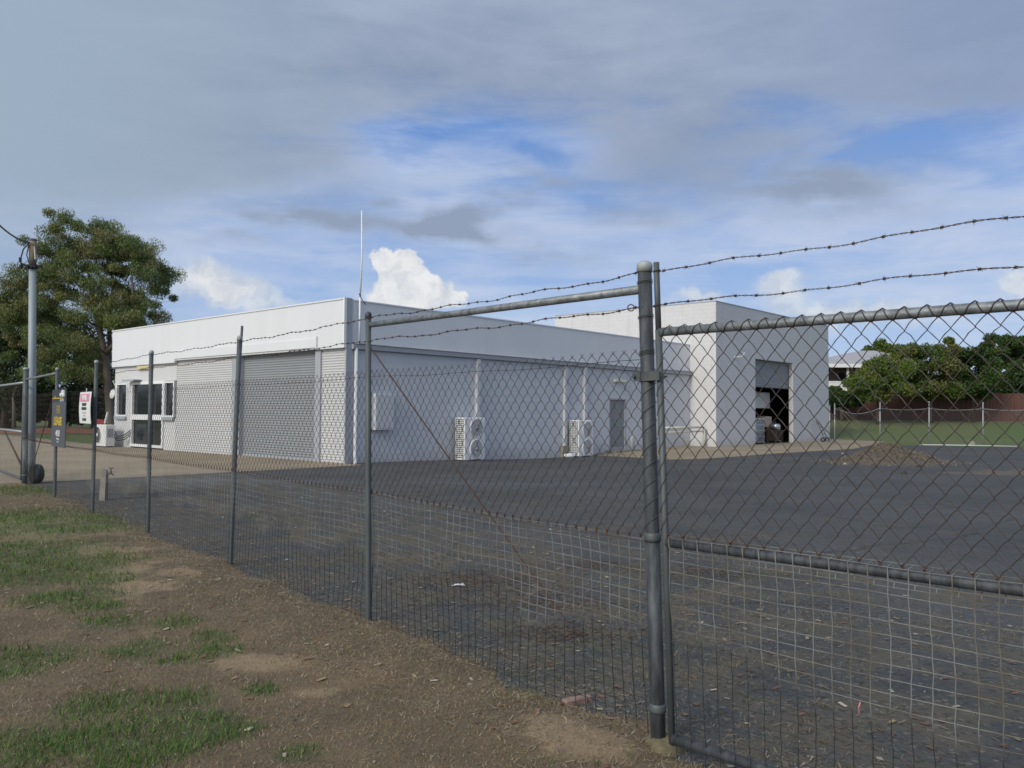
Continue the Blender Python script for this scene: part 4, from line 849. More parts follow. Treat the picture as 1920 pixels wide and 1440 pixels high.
def weld_mesh(name, surf, t0, t1, z0, z1, parent, pt=.0762, pz=.0525, r=.0016, ripple=.010, sides=4, seed=0):
    m = MB(); n = int(round((t1-t0)/pt)); w = (t1-t0)/n; rg = np.random.default_rng(seed)
    ph = rg.uniform(0, 6, 6)
    def off(t, z): return ripple*math.sin(t*3.1+ph[0]+z*2)*math.sin(z*5+ph[1]) + ripple*.5*math.sin(t*8+ph[2]), .006*math.sin(t*4+z*6+ph[3])*math.sin(z*9+ph[4])
    nz = int(round((z1-z0)/pz)); zs = np.linspace(z0, z1, nz+1)
    for i in range(n+1):
        t = t0+i*w; pts = []
        for k, z in enumerate(zs):
            o, s = off(t, z); pts.append(surf(t+s+.0015*(-1)**k, z, o+.001))
        m.tube(np.array(pts), r*1.15, sides, cap=False)
    k2 = max(4, int((t1-t0)/(pt)))
    for z in zs:
        pts = []
        for t in np.linspace(t0, t1, k2):
            o, s = off(t, z); pts.append(surf(t, z+.004*math.sin(t*6+z*11+ph[5]), o-.0015))
        m.tube(np.array(pts), r*.85, sides, cap=False)
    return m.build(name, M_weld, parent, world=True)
SIDE_OFF = [-.045, -.03, .03, .03, .03, .03, .06]
CZ0, CZ1 = .99, 1.915
for i in range(6):
    a, b = PB[i], PB[i+1]; ta, tb = PT[i], PT[i+1]; L = np.linalg.norm((b-a)[:2]); nrm = np.array([-(b-a)[1], (b-a)[0], 0])/L
    la, lb = (ta-a)/ta[2], (tb-b)/tb[2]
    if nrm@np.array([FN[0], FN[1], 0]) < 0: nrm = -nrm
    def surf(t, z, o, a=a, b=b, la=la, lb=lb, L=L, nrm=nrm, i=i):
        f = t/L; base = a*(1-f)+b*f + (la*(1-f)+lb*f)*z
        base[2] = z + .012*math.sin(f*PI)*(z > .5)*(-1)
        return base + nrm*(o + SIDE_OFF[i]*(1-f)+SIDE_OFF[i+1]*f)
    e = .04 if i == 0 else 0.0
    f = 1.0 if i < 4 else 1.0
    chain_link('chain_link_mesh', surf, e, L, CZ0, CZ1, fence, sides=4 if i < 2 else 3, r=(.0021, .0019, .0018, .0014, .0010, .0009)[i], bow=.008, jit=(.0014, .0014, .002, .003, .006, .008)[i])
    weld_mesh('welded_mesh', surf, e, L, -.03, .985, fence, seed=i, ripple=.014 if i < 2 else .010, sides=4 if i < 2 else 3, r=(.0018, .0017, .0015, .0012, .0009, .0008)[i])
    ps = [surf(t, CZ1-.045+.004*math.sin(t*5), -.004) for t in np.linspace(e, L, 14)]
    m = MB(); m.tube(np.array(ps), .0016, 4); m.tube(np.array([q-np.array([0, 0, .9]) for q in ps]), .0016, 4); m.build('strand_wire', M_rustw, fence, world=True)
def barbed(name, pts, parent, step=.11, seed=1):
    """two twisted strands with four-point barbs"""
    pts = np.array(pts, float); seg = np.linalg.norm(np.diff(pts, axis=0), axis=1); cum = np.concatenate([[0], np.cumsum(seg)]); L = cum[-1]
    rg = np.random.default_rng(seed); s = np.arange(0, L, .014); P = np.stack([np.interp(s, cum, pts[:, k]) for k in range(3)], 1)
    P[:, 2] += .006*np.sin(s*7+seed)+.003*np.sin(s*19); T = (pts[-1]-pts[0])/np.linalg.norm(pts[-1]-pts[0]); u, w = frame(T)
    m = MB()
    for ph in (0, PI):
        a = s*2*PI/.075+ph; m.tube(P+.0024*(np.outer(np.cos(a), u)+np.outer(np.sin(a), w)), .0016, 4, cap=False)
    b = .05
    while b < L-.03:
        c = np.array([np.interp(b, s, P[:, k]) for k in range(3)]); a0 = rg.uniform(0, 2*PI)
        for k in range(3): m.torus(c+T*(.0035*(k-1)), T+.3*u*(k-1), .0052, .0015, 7, 4)
        for k in range(4):
            a = a0+k*PI/2+rg.normal(0, .3); d = np.cos(a)*u+np.sin(a)*w+T*rg.normal(0, .45); d /= np.linalg.norm(d); st = c+T*.004*(k-1.5)
            m.tube([st, st+d*rg.uniform(.012, .018)], .0014, 3, r1=.0004)
        b += step*rg.uniform(.86, 1.14)
    return m.build(name, M_rustw, parent, world=True)
def wire_path(keys):
    out = []
    for (px, py, i) in keys: out.append(at(px, py, PB[i][1]-.03))
    res = []
    for a, b in zip(out[:-1], out[1:]):
        for f in np.linspace(0, 1, 9)[:-1]: q = a*(1-f)+b*f; q[2] -= .02*4*f*(1-f)*.6; res.append(q)
    res.append(out[-1]); return res
barbed('barbed_wire', wire_path([(1206, 512, 0), (691, 596, 1), (450, 640, 2), (284, 664.5, 3), (181, 681.5, 4), (107, 694, 5)]), fence, seed=2)
barbed('barbed_wire', wire_path([(1206, 575, 0), (691, 638, 1), (450, 670, 2), (284, 689, 3), (181, 701, 4), (107, 710.5, 5)]), fence, seed=3)
m = MB(); c = at(1183, 577, PB[0][1]); m.torus(c, (.2, 1, .1), .016, .003, 14, 5); m.build('wire_loop', M_rustr, fence, world=True)
# rusted stays
sb = gnd(1083, 1193); m = MB(); st_ = at(692, 648, PB[1][1]); m.tube([st_, (st_+sb)/2+np.array([0, 0, -.01]), sb], .0055, 6); m.build('stay_rod', M_rustr, fence, world=True)
st2 = PB[5]+np.array([0, 0, 2.1]); sb2 = gnd(60, 880); sb2 = at(63, 868, PB[6][1]-.4); m = MB(); m.tube([st2, sb2], .009, 6); m.build('stay_rod', M_rustr, fence, world=True)
m = MB()
for k in range(9):
    a = k*.7; m.tube([sb+np.array([0, 0, .02]), sb+np.array([math.cos(a)*.05, math.sin(a)*.05, .005+.02*(k % 3)])], .004, 4)
st_o = m.build('rusted_anchor', M_rustr, fence, world=True)
m = MB(); f0 = PB[0]
V = []; F = []
for i in range(5):
    for j in range(14): a = j*2*PI/14; rr = [.11, .10, .075, .05, .02][i]*(1+.25*math.sin(a*3+i)+.1*math.sin(a*7)); V.append((f0[0]+.03+rr*math.cos(a)*1.1, f0[1]+rr*math.sin(a), [-.03, .02, .045, .055, .06][i]))
F = [(i*14+j, i*14+(j+1) % 14, (i+1)*14+(j+1) % 14, (i+1)*14+j) for i in range(4) for j in range(14)]+[tuple(4*14+j for j in range(14))]
m.add(V, F); m.build('concrete_footing', mat('dirty_concrete', (.17, .145, .085), .9, var=.6, vscale=30, bump=.6), fence, world=True, smooth_=True)

# ---------------------------------------------------------------- near gate
gate = thing('yard_gate', 'swing gate nearest the camera, chain link tied over a pipe frame', 'gate', (S1[0], S1[1], 0))
zr, zm = at(1241, 623, gy)[2], at(1252, 1016, gy)[2]
Ga = at(1243, 623, gy)
def hit_z(px, py, z): return gnd(px, py, z)
g1 = hit_z(1920, 570, zr); g2 = hit_z(1920, 1105, zm); gd = ((g1-Ga)[:2]+(g2-at(1252, 1016, gy))[:2])/2; gd /= np.linalg.norm(gd)
GD = np.array([gd[0], gd[1], 0]); GN = np.array([gd[1], -gd[0], 0]);
if GN@np.array([0, -1, 0]) < 0: GN = -GN
slean = (S0-S1)/(S0[2]-S1[2])
sb_ = S1 - slean*S1[2]
def gsurf(t, z, o): q = sb_+GD*t+slean*z*(1-min(t/3, 1)*.5); q[2] = z; return q+GN*o
GL = 4.1; zb0 = .075
m = MB(); m.tube([gsurf(0, .05, 0), gsurf(0, 1.0, 0), gsurf(0, zr+.01, 0)], .0165, 12); m.tube([gsurf(0, zr, 0), S0], .0145, 12); m.build('hinge_stile', M_galv, gate, world=True, smooth_=True)
m = MB(); m.tube([gsurf(GL, .05, 0), gsurf(GL, zr+.2, 0)], .0165, 12); m.build('latch_stile', M_galv, gate, world=True, smooth_=True)
for nm, z, rr, mt in (('top_rail', zr, .0210, M_mott), ('middle_rail', zm, .0225, M_galvd), ('bottom_rail', zb0, .025, M_galvd)):
    m = MB(); m.tube([gsurf(t, z, 0) for t in np.linspace(0.01, GL-.01, 8)], rr, 14); m.build(nm, mt, gate, world=True, smooth_=True)
z0g = zm+.028
chain_link('chain_link_mesh', lambda t, z, o: gsurf(t, z, o+.006), .02, GL-.03, z0g, zr-.020, gate, rows=10, p=.0405, sides=5, r=.0022, bow=.004, topspikes=False)
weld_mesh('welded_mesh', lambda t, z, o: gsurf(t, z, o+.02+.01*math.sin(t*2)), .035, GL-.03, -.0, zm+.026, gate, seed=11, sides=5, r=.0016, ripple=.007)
m = MB()      # mesh ends wrapped over the rails
n = int((GL-.1)/.081)
for i in range(n):
    t = .02+i*.081
    for s in (0, 1):
        pts = []
        for k in range(8):
            a = -1.75+k*.50; f = k/7; tt = t+(f*.0405 if s == 0 else .081-f*.0405); pts.append(gsurf(tt, zr+math.sin(a)*.0232+(.006 if k == 7 else 0), math.cos(a)*.0232))
        pts.append(gsurf(t+.0405+(.012 if s else -.012), zr+.020, -.013))
        m.tube(np.array(pts), .0022, 5, cap=False)
m.build('wrapped_wire', M_link, gate, world=True)
m = MB()
for i in range(int((GL-.1)/.0762)):
    t = .035+i*.0762; m.tube([gsurf(t, zm-.02, .027), gsurf(t, zm+.026, .024), gsurf(t+.002, zm+.032, -.018), gsurf(t+.006, zm-.02, -.030), gsurf(t+.008, zm-.060, -.012)], .0017, 5)
m.tube([gsurf(t, zm+.036, -.018) for t in np.linspace(.03, GL-.05, 30)], .0016, 4)
m.tube([gsurf(t, zm-.058, -.008) for t in np.linspace(.03, GL-.05, 30)], .0016, 4)
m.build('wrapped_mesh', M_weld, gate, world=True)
def gate_wire(pa, pb, seed):
    za, = (at(*pa, gy)[2],); d = ray(*pb); n_ = GN; o_ = gsurf(0, 2.1, 0); P = CAM+d*(((o_-CAM)@n_)/(d@n_)); A0 = at(*pa, gy); E = A0+(P-A0)*(GL/np.linalg.norm((P-A0)[:2]))
    return barbed('barbed_wire', [A0*(1-f)+E*f-np.array([0, 0, .03*4*f*(1-f)*.3]) for f in np.linspace(0, 1, 16)], gate, seed=seed)
gate_wire((1228, 509), (1920, 400), 5); gate_wire((1231, 573), (1920, 492), 6)
for ya_ in (510, 575): m = MB(); m.tube(coil(at(1231.5, ya_, gy), at(1231.5, ya_-3, gy), .017, 2, .002, tilt=.002), .002, 5); m.build('tie_wire', M_rustw, gate, world=True)
m = MB(); m.tube(coil(gsurf(0, 1.02, 0), gsurf(0, 1.85, 0), .0185, 9, .002, tilt=.02), .0017, 5); m.build('tie_wire', M_rustw, gate, world=True)

# ---------------------------------------------------------------- far gate
fg = thing('far_gate', 'far swing gate beside the service pole at the left end of the fence', 'gate', PB[6]+np.array([-.12, .1, 0]))
gA = PB[6]+np.array([-.10, .06, 0]); zt6 = at(40, 717, PB[6][1])[2]; gB = gnd(0, 888, .10); fd = (gB-gA)[:2]; fd = FD*.8+fd/np.linalg.norm(fd)*.2; fd /= np.linalg.norm(fd)
def fsurf(t, z, o): q = gA+np.array([fd[0], fd[1], 0])*(t+.05); q[2] = z; return q+np.array([FN[0], FN[1], 0])*o
FL = 3.9
for nm, z in (('top_rail', zt6), ('middle_rail', 1.12), ('bottom_rail', .12)): m = MB(); m.tube([fsurf(0, z, 0), fsurf(FL, z, 0)], .024, 10); m.build(nm, M_galvp if z > 1 else M_galv, fg, world=True, smooth_=True)
for t in (0, FL): m = MB(); m.tube([fsurf(t, .08, 0), fsurf(t, zt6, 0)], .022, 10); m.build('stile', M_galv, fg, world=True, smooth_=True)
m = MB(); m.tube([fsurf(.1, .42, 0), fsurf(FL*.6, 1.1, 0)], .022, 8); m.build('diagonal_brace', M_rustw, fg, world=True, smooth_=True)
chain_link('chain_link_mesh', fsurf, .03, FL-.03, 1.15, zt6-.02, fg, sides=3, r=.0009, jit=.008, topspikes=False)
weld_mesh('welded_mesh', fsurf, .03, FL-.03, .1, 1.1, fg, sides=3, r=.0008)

# ---------------------------------------------------------------- signs wired to the fence
def fence_hit(px, py, o=.085, i=4):
    n_ = np.array([FN[0], FN[1], 0]); P0_ = max((PB[i], PB[5], PB[6] if i == 5 else PB[4]), key=lambda q: q@n_)+n_*o
    return plane_hit(px, py, P0_, n_)
UX = np.array([-FD[0], -FD[1], 0]); UZ = np.array([0, 0, 1.0])
def flat_quad(name, c, w, h, th, material, parent, bend=0.0, off=0.0, b2=None):
    m = MB(); n = 10; N_ = np.array([FN[0], FN[1], 0]); vs = []
    for i in range(n+1):
        x = -w/2+w*i/n
        for j in range(5):
            y = -h/2+h*j/4; d = off + bend*math.sin((x/w+.5)*PI)+ (b2(x, y) if b2 else 0)
            for k in (0, th): vs.append(c+UX*x+UZ*y+N_*(d+k))
    q = lambda i, j, k: (i*5+j)*2+k; F = []
    for i in range(n):
        for j in range(4):
            F.append((q(i, j, 1), q(i+1, j, 1), q(i+1, j+1, 1), q(i, j+1, 1))); F.append((q(i, j, 0), q(i, j+1, 0), q(i+1, j+1, 0), q(i+1, j, 0)))
    for i in range(n): F += [(q(i, 0, 0), q(i+1, 0, 0), q(i+1, 0, 1), q(i, 0, 1)), (q(i, 4, 0), q(i, 4, 1), q(i+1, 4, 1), q(i+1, 4, 0))]
    for j in range(4): F += [(q(0, j, 0), q(0, j, 1), q(0, j+1, 1), q(0, j+1, 0)), (q(n, j, 0), q(n, j+1, 0), q(n, j+1, 1), q(n, j, 1))]
    m.add(vs, F); return m.build(name, material, parent, world=True)
a = fence_hit(100, 731, i=5); b = fence_hit(125.5, 729, i=5); zt_ = (a[2]+b[2])/2; c2 = fence_hit(112, 838.3, i=5); cz = (zt_+c2[2])/2; hh = zt_-c2[2]; w_ = np.linalg.norm((a-b)[:2]); cc = (a+b)/2; cc[2] = cz
sg = thing('lease_sign', 'tall charcoal lease board with yellow lettering wired to the fence', 'sign', (cc[0], cc[1], cz-hh/2))
flat_quad('panel', cc, w_, hh, .012, M_sgrey, sg)
NN = np.array([FN[0], FN[1], 0]); L3 = lambda x, y, d=.016: cc+UX*x*w_+UZ*y*hh+NN*d
flat_quad('header_band', L3(0, .39, 0), w_*1.0, hh*.22, .002, M_sdark, sg, off=.0125)
flat_quad('yellow_rule', L3(-.06, .345, 0), w_*.80, hh*.018, .002, M_syel, sg, off=.0155)
m = MB()
for x0, z0, x1, z1, r_ in ((.20, .43, .20, .39, .035), (.20, .39, .28, .39, .035), (.28, .46, .40, .46, .03), (.28, .46, .28, .40, .03), (.40, .46, .40, .37, .03), (.30, .41, .40, .41, .03), (.12, .345, .40, .345, .0)): 
    if r_: m.tube([L3(x0, z0), L3(x1, z1)], r_*.8, 6)
m.build('house_emblem', M_swht, sg, world=True)
text_mesh('lettering', 'REAL ESTATE', hh*.055, L3(.24, .305), UX, UZ, M_swht, sg, 1.0)
text_mesh('lettering', 'first', hh*.07, L3(-.25, .37, .0165), UX, UZ, M_syel, sg, 1.2)
text_mesh('lettering', 'FOR', hh*.20, L3(0, .14), UX, UZ, M_syel, sg, .8)
text_mesh('lettering', 'LEASE', hh*.19, L3(-.02, -.06, .0165), UX, UZ, M_syel, sg, 1.35, bold=.01)
text_mesh('lettering', '4151', hh*.14, L3(0, -.27), UX, UZ, M_swht, sg, 1.3, bold=.006)
text_mesh('lettering', 'Bundaberg', hh*.045, L3(0, -.36), UX, UZ, M_swht, sg, 1.2)
text_mesh('lettering', 'leasing', hh*.04, L3(0, -.41), UX, UZ, M_swht, sg, 1.1)
a = fence_hit(151.5, 736); b = fence_hit(172.5, 734); c2 = fence_hit(162, 794); cc = (a+b)/2; zt_ = cc[2]; hh = zt_-c2[2]; cz = (zt_+c2[2])/2; cc[2] = cz; w_ = np.linalg.norm((a-b)[:2])
sg = thing('warning_sign', 'curled white warning sheet with red heading wired to the fence', 'sign', (cc[0], cc[1], cz-hh/2))
bf = lambda x, y: .016*math.cos(y/hh*3.0)
flat_quad('sheet', cc, w_, hh, .004, M_swht, sg, b2=bf)
L4 = lambda x, y, d=.006: cc+UX*x*w_+UZ*y*hh+NN*(d+bf(0, y*hh))
# the band and lettering follow the curl of the sheet
o_ = MB(); vs = []
for i in range(2):
    for j in range(6): y = .19+.25*j/5; vs.append(cc+UX*(-.44+.80*i)*w_+UZ*y*hh+NN*(.006+bf(0, y*hh)))
o_.add(vs, [(j, 6+j, 7+j, 1+j) for j in range(5)]); o_.build('heading_band', mat('pink_sign_ink', (.66, .24, .36), .5), sg, world=True)
text_mesh('lettering', 'WARNING', hh*.19, L4(-.04, .315, .0095), UX, UZ, M_swht, sg, .72, bold=.008)
text_mesh('lettering', 'TRESPASSERS', hh*.105, L4(-.04, .10), UX, UZ, M_sblk, sg, .95, bold=.005)
text_mesh('lettering', 'PROSECUTED', hh*.105, L4(-.04, -.03), UX, UZ, M_sblk, sg, 1.0, bold=.005)
text_mesh('lettering', 'this property is patrolled', hh*.055, L4(-.02, -.16), UX, UZ, M_gut, sg, 1.0)
text_mesh('lettering', 'day and night', hh*.055, L4(-.02, -.25), UX, UZ, M_gut, sg, 1.0)
text_mesh('lettering', 'SECURITY', hh*.10, L4(-.04, -.38), UX, UZ, M_sblk, sg, 1.2, bold=.004)
m = MB(); m.tube([L4(.05, .5), L4(.05, .62)], .006, 5); m.build('hanging_tie', M_swht, sg, world=True)

# ---------------------------------------------------------------- service pole, tyre, tap
pb = gnd(59, 904); pole = thing('service_pole', 'slim grey power service pole behind the far gatepost', 'pole', pb)
ptop = at(61, 500, pb[1]); pt2 = at(61.5, 449, pb[1])
m = MB(); m.tube([pb-np.array([0, 0, .2]), (pb+ptop)/2, ptop], .085, 18, r1=.072); m.build('shaft', mat('pale_blue_grey_pole', (.30, .35, .37), .6, .1, var=.3, vscale=3, col2=(.24, .27, .28), wear=((.15, .12, .09), 1.2, .62, .8)), pole, world=True, smooth_=True)
m = MB(); m.tube([ptop, pt2], .078, 16); m.build('top_section', mat('stained_timber', (.20, .13, .08), .85, var=.9, vscale=9, col2=(.23, .24, .21), stretch=(1, 1, .4)), pole, world=True, smooth_=True)
m = MB(); m.lathe(pt2, [(.09, -.03), (.09, .0), (.04, .02)], 14); m.build('cap', M_galv, pole, world=True)
m = MB(); m.lathe(ptop-np.array([0, 0, .05]), [(.10, 0), (.11, .04), (.10, .09)], 14)
for k in range(7): a = k*.9; m.tube([ptop+np.array([math.cos(a)*.08, math.sin(a)*.08, 0]), ptop+np.array([math.cos(a)*.22, math.sin(a)*.16, .05*math.sin(k*2)])], .025, 6)
m.build('cable_clamp', M_black, pole, world=True)
m = MB(); q = lambda px, py, dy=0: at(px, py, pb[1]+dy)
m.tube([q(55, 456, -.1), q(44, 467, -.1), q(38, 487, -.1), q(41, 499), q(52, 506), q(61, 500, -.15)], .014, 6); m.tube([q(54, 459, -.1), q(50, 478, -.12), q(55, 495, -.12), q(60, 501, -.15)], .011, 6)
m.lathe(q(38, 487, -.1), [(.03, -.05), (.03, .05)], 8); m.lathe(q(39, 500, -.1), [(.035, -.05), (.035, .04)], 8); m.tube([q(71, 460, -.1), q(73, 480, -.1), q(64, 499, -.1)], .010, 5); m.build('looped_cable', M_black, pole, world=True)
m = MB(); m.tube([q(64.5, 462, -.08), q(66, 486, -.08)], .012, 6); m.build('conduit', M_cream, pole, world=True)
m = MB(); A1 = q(56, 455, -.1); B1 = at(-260, -60, 9.0); m.tube([A1*(1-f)+B1*f-np.array([0, 0, .7*4*f*(1-f)]) for f in np.linspace(0, 1, 20)], .016, 6); sc_ = m.build('service_cable', M_black, None)
tag(sc_, 'black overhead service cable running up to the slim pole top', 'cable')
for k, (ya, yb2) in enumerate(((526, 593), (536, 600), (547, 607))):
    a_, b_ = at(-260, ya-44, 82), at(640, yb2+40, 70); m = MB(); m.tube([a_*(1-f)+b_*f-np.array([0, 0, 1.2*4*f*(1-f)]) for f in np.linspace(0, 1, 16)], .016, 4)
    tag(m.build('power_line', M_frame, None), '%s of the three thin distant wires passing behind the big gum tree' % ('topmost', 'middle', 'lowest')[k], 'cable', 'distant overhead wires')
ty = gnd(67.5, 906); t = thing('old_tyre', 'black tyre standing on edge behind the far gatepost', 'tyre', ty, math.radians(-35))
m = MB(); prof = [(.13, -.07), (.19, -.085), (.205, -.06), (.21, 0), (.205, .06), (.19, .085), (.13, .07), (.12, 0)]
m.lathe((0, 0, .205), prof[:-1], 24, axis=(0, 1, 0)); m.build('tread', M_black, t, smooth_=True)
m = MB(); m.lathe((0, -.072, .205), [(.10, 0), (.10, .005)], 16, axis=(0, 1, 0)); m.build('hub', M_dark, t)
tb = gnd(193.5, 938); t = thing('garden_tap', 'brass tap on a leaning concrete standpipe post just inside the fence', 'tap', tb)
m = MB(); V = []; lean = np.array([.015, 0, 0])
for k, (z, w) in enumerate(((-.05, .052), (.5, .045), (.54, .03))): V += [(sx*w+lean[0]*z*2, sy*w, z) for sx, sy in ((-1, -1), (1, -1), (1, 1), (-1, 1))]
m.add(V, [(0, 3, 2, 1), (8, 9, 10, 11)]+[(4*k+i, 4*k+(i+1) % 4, 4*k+4+(i+1) % 4, 4*k+4+i) for k in (0, 1) for i in range(4)]); m.build('concrete_post', M_conc, t)
m = MB(); m.tube([(.075, -.02, -.02), (.075, -.02, .42), (.075, -.03, .46), (.16, -.05, .475), (.2, -.06, .45)], .014, 7); m.build('riser_pipe', M_galvd, t)
m = MB(); m.lathe((.15, -.05, .47), [(.022, 0), (.022, .05), (.012, .06), (.012, .09)], 8); m.tube([(.115, -.05, .575), (.185, -.05, .575)], .010, 6); m.build('tap_head', mat('dull_brass', (.16, .12, .06), .5, .6), t)
# bits on the ground
b0 = gnd(1079, 1312, .02); t = thing('broken_brick', 'broken pink brick lying at the foot of the welded mesh', 'brick', b0, .5); m = MB(); m.bevbox(-.075, .07, -.02, .03, -.02, .010, .006); m.build('block', M_brick, t); m = MB(); m.bevbox(.078, .10, -.015, .02, -.018, .012, .005); m.build('chip', M_brick, t)
b0 = gnd(858, 1098, .01); m = MB(); m.add([b0+np.array(v) for v in [(-.06, -.015, 0), (.0, -.03, .012), (.07, -.01, .004), (.05, .02, .02), (-.03, .03, .008)]], [(0, 1, 4), (1, 3, 4), (1, 2, 3)]); tag(m.build('plastic_scrap', M_swht, None), 'scrap of white plastic lying on the asphalt behind the mesh', 'litter')
rb = gsurf(1.25, .42, .03)
pr = plane_hit(1611, 1325, gsurf(0, 0, .03), GN); m = MB(); m.tube([pr, pr+np.array([.004, 0, .016]), pr+np.array([-.004, -.004, .0]), pr+np.array([-.002, -.006, -.028])], .0028, 5, r1=.0015); tag(m.build('pink_ribbon', mat('pink_plastic', (.62, .2, .22), .5), None), 'scrap of pink ribbon knotted on the near gate mesh', 'ribbon')
# gravel heap
hc = gz(1672, 867); heap = thing('gravel_heap', 'low heap of brown gravel on the yard in front of the far fence', 'heap', (hc[0], hc[1], hc[2]), .45)
def heap_h(x, y): return np.maximum(0, .70*np.exp(-((x+.25)/1.05)**2-((y)/1.0)**2)+.30*np.exp(-((x-1.35)/.75)**2-(y/.8)**2)+.22*np.exp(-((x+1.5)/.5)**2-(y/.8)**2)-.05+.025*np.sin(x*7+y*5)*np.sin(y*9-x*3)+.012*np.sin(x*21)*np.sin(y*19))
xs = np.linspace(-2.6, 2.7, 90); ysq = np.linspace(-1.9, 1.9, 60); Xh, Yh = np.meshgrid(xs, ysq, indexing='ij'); Zh = heap_h(Xh, Yh)+RNG.normal(0, .008, Xh.shape)-.012
i, j = np.meshgrid(np.arange(89), np.arange(59), indexing='ij'); a = (i*60+j).ravel()
M_heap = mat('brown_gravel', (.125, .103, .078), .95, var=.8, vscale=9, col2=(.08, .07, .06), bump=.8, bscale=30, wear=((.20, .17, .12), 34, .62, .74))
fast_mesh('mound', np.stack([Xh, Yh, Zh], -1).reshape(-1, 3), np.stack([a, a+60, a+61, a+1], 1), M_heap, parent=heap, smooth_=True)
n = 2600; x = RNG.normal(-.1, 1.15, n); y = RNG.normal(0, .8, n); P = np.column_stack([x, y, heap_h(x, y)]); hp = np.array([[.15, .12, .085], [.09, .075, .06], [.30, .26, .20], [.18, .14, .09]])
o = stones('pebbles', P, RNG.uniform(.012, .045, n), hp[RNG.choice(4, n, p=[.4, .35, .08, .17])]); o.parent = heap; o['kind'] = 'stuff'
hc = gz(1905, 888); hp_ = thing('earth_mound', 'low smear of brown earth on the yard right of the gravel heap', 'mound', hc)
xs = np.linspace(-2.5, 2.5, 50); ysq = np.linspace(-.8, .8, 20); Xh, Yh = np.meshgrid(xs, ysq, indexing='ij'); Zh = .12*np.exp(-(Xh/1.6)**2-(Yh/.45)**2)*(1+.3*np.sin(Xh*6))-.015
i, j = np.meshgrid(np.arange(49), np.arange(19), indexing='ij'); a = (i*20+j).ravel(); fast_mesh('mound', np.stack([Xh, Yh, Zh], -1).reshape(-1, 3), np.stack([a, a+20, a+21, a+1], 1), M_heap, parent=hp_, smooth_=True)
for k, (px, py, s) in enumerate([(1585, 869, .07), (1655, 843, .07), (1693, 844, .08), (1725, 874, .09), (1696, 887, .08), (1580, 849, .06)]):
    c = gz(px, py+2); 
    if k < 3: 
        pass
    m = MB(); rg = np.random.default_rng(k); v = np.array([[1, 0, 0], [0, 1, 0], [-1, 0, 0], [0, -1, 0], [0, 0, .8], [0, 0, -.5], [.7, .7, .5], [-.7, .6, .5]])*s*rg.uniform(.7, 1.4, (8, 3))
    import bmesh
    bm = bmesh.new(); [bm.verts.new(q) for q in v]; bmesh.ops.convex_hull(bm, input=bm.verts[:]); me = bpy.data.meshes.new('rock'); bm.to_mesh(me); bm.free(); me.materials.append(M_conc if k in (0, 1, 2, 5) else M_black)
    zz = c[2] if k > 2 else max(c[2], 0)
    if k in (1, 2): 
        c = gz(px, 866); d_ = ray(px, py); c = CAM+d_*((c[1]-.4)/d_[1]); zz = c[2]
        continue
    o = bpy.data.objects.new('rock', me); COL.objects.link(o); o.location = (c[0], c[1], zz); tag(o, ['pale lump of rubble at the left foot of the gravel heap', '', '', 'black lump on the asphalt directly below the gravel heap', 'small dark lump lying on the asphalt in front of the heap', 'pale stone on the path end left of the heap'][k], 'rock')

# ---------------------------------------------------------------- back boundary of the yard
ff = thing('back_fence', 'distant chain link fence with thin pale posts behind the gravel heap', 'fence', gz(1650, 833))
BK = [((1555.5, 831), 760), ((1565, 832), 756), ((1650, 833), 753.5), ((1742, 834), 752.5), ((1843, 836), 754), ((1950, 839), 755), ((2060, 843), 756)]
bp = [gz(*b) for b, ty_ in BK]; bt = [at(b[0], ty_, bp[i][1]) for i, (b, ty_) in enumerate(BK)]
for i in range(len(BK)): m = MB(); m.tube([bp[i]-np.array([0, 0, .2]), bt[i]], .032, 8); m.build('post', M_galvp, ff, world=True, smooth_=True)
for i in range(1, len(BK)-1):
    a, b = bp[i], bp[i+1]; L = np.linalg.norm((b-a)[:2])
    sag = .45 if i == 1 else .12
    def bs(t, z, o, a=a, b=b, L=L, sag=sag): f = t/L; q = a*(1-f)+b*f; q = q.copy(); q[2] += z*(1-sag*.35*math.sin(PI*f)*(z > 1)); return q
    chain_link('chain_link_mesh', bs, 0, L, .05, 1.95, ff, p=.07, rows=12, r=.0016, sides=3, knots=False, material=M_galvp, jit=.004)
    m = MB(); m.tube([bs(t, 2.0, 0) for t in np.linspace(0, L, 10)], .012, 5); m.build('top_wire', M_galvp, ff, world=True)
m = MB(); m.tube([at(1574, 764, bp[1][1]-.3), at(1624, 806, bp[1][1]-1.0)], .018, 5); m.tube([at(1572, 764, bp[1][1]-.3), at(1608, 808, bp[1][1]-1.2)], .015, 5); m.build('stay_wire', mat('yellowed_rope', (.17, .13, .07), .8), ff, world=True)
m = MB(); ka, kb = gz(1722, 835.5), gz(1912, 839); m.tube([ka+np.array([0, 0, .05]), (ka+kb)/2+np.array([0, .1, .06]), kb+np.array([0, 0, .05])], .026, 8); tag(m.build('edging_pipe', M_fibro, None, smooth_=True), 'long white pipe laid on the ground along the back fence', 'pipe')
rk = gz(1822, 833); m = MB(); m.lathe(rk-np.array([0, 0, .05]), [(.20, 0), (.20, .1), (.13, .2), (.04, .25)], 7); tag(m.build('marker_stone', M_conc, None), 'pale stone sitting against the back fence', 'stone')
def fence_z(x, y): return float(yard_z(x, y))
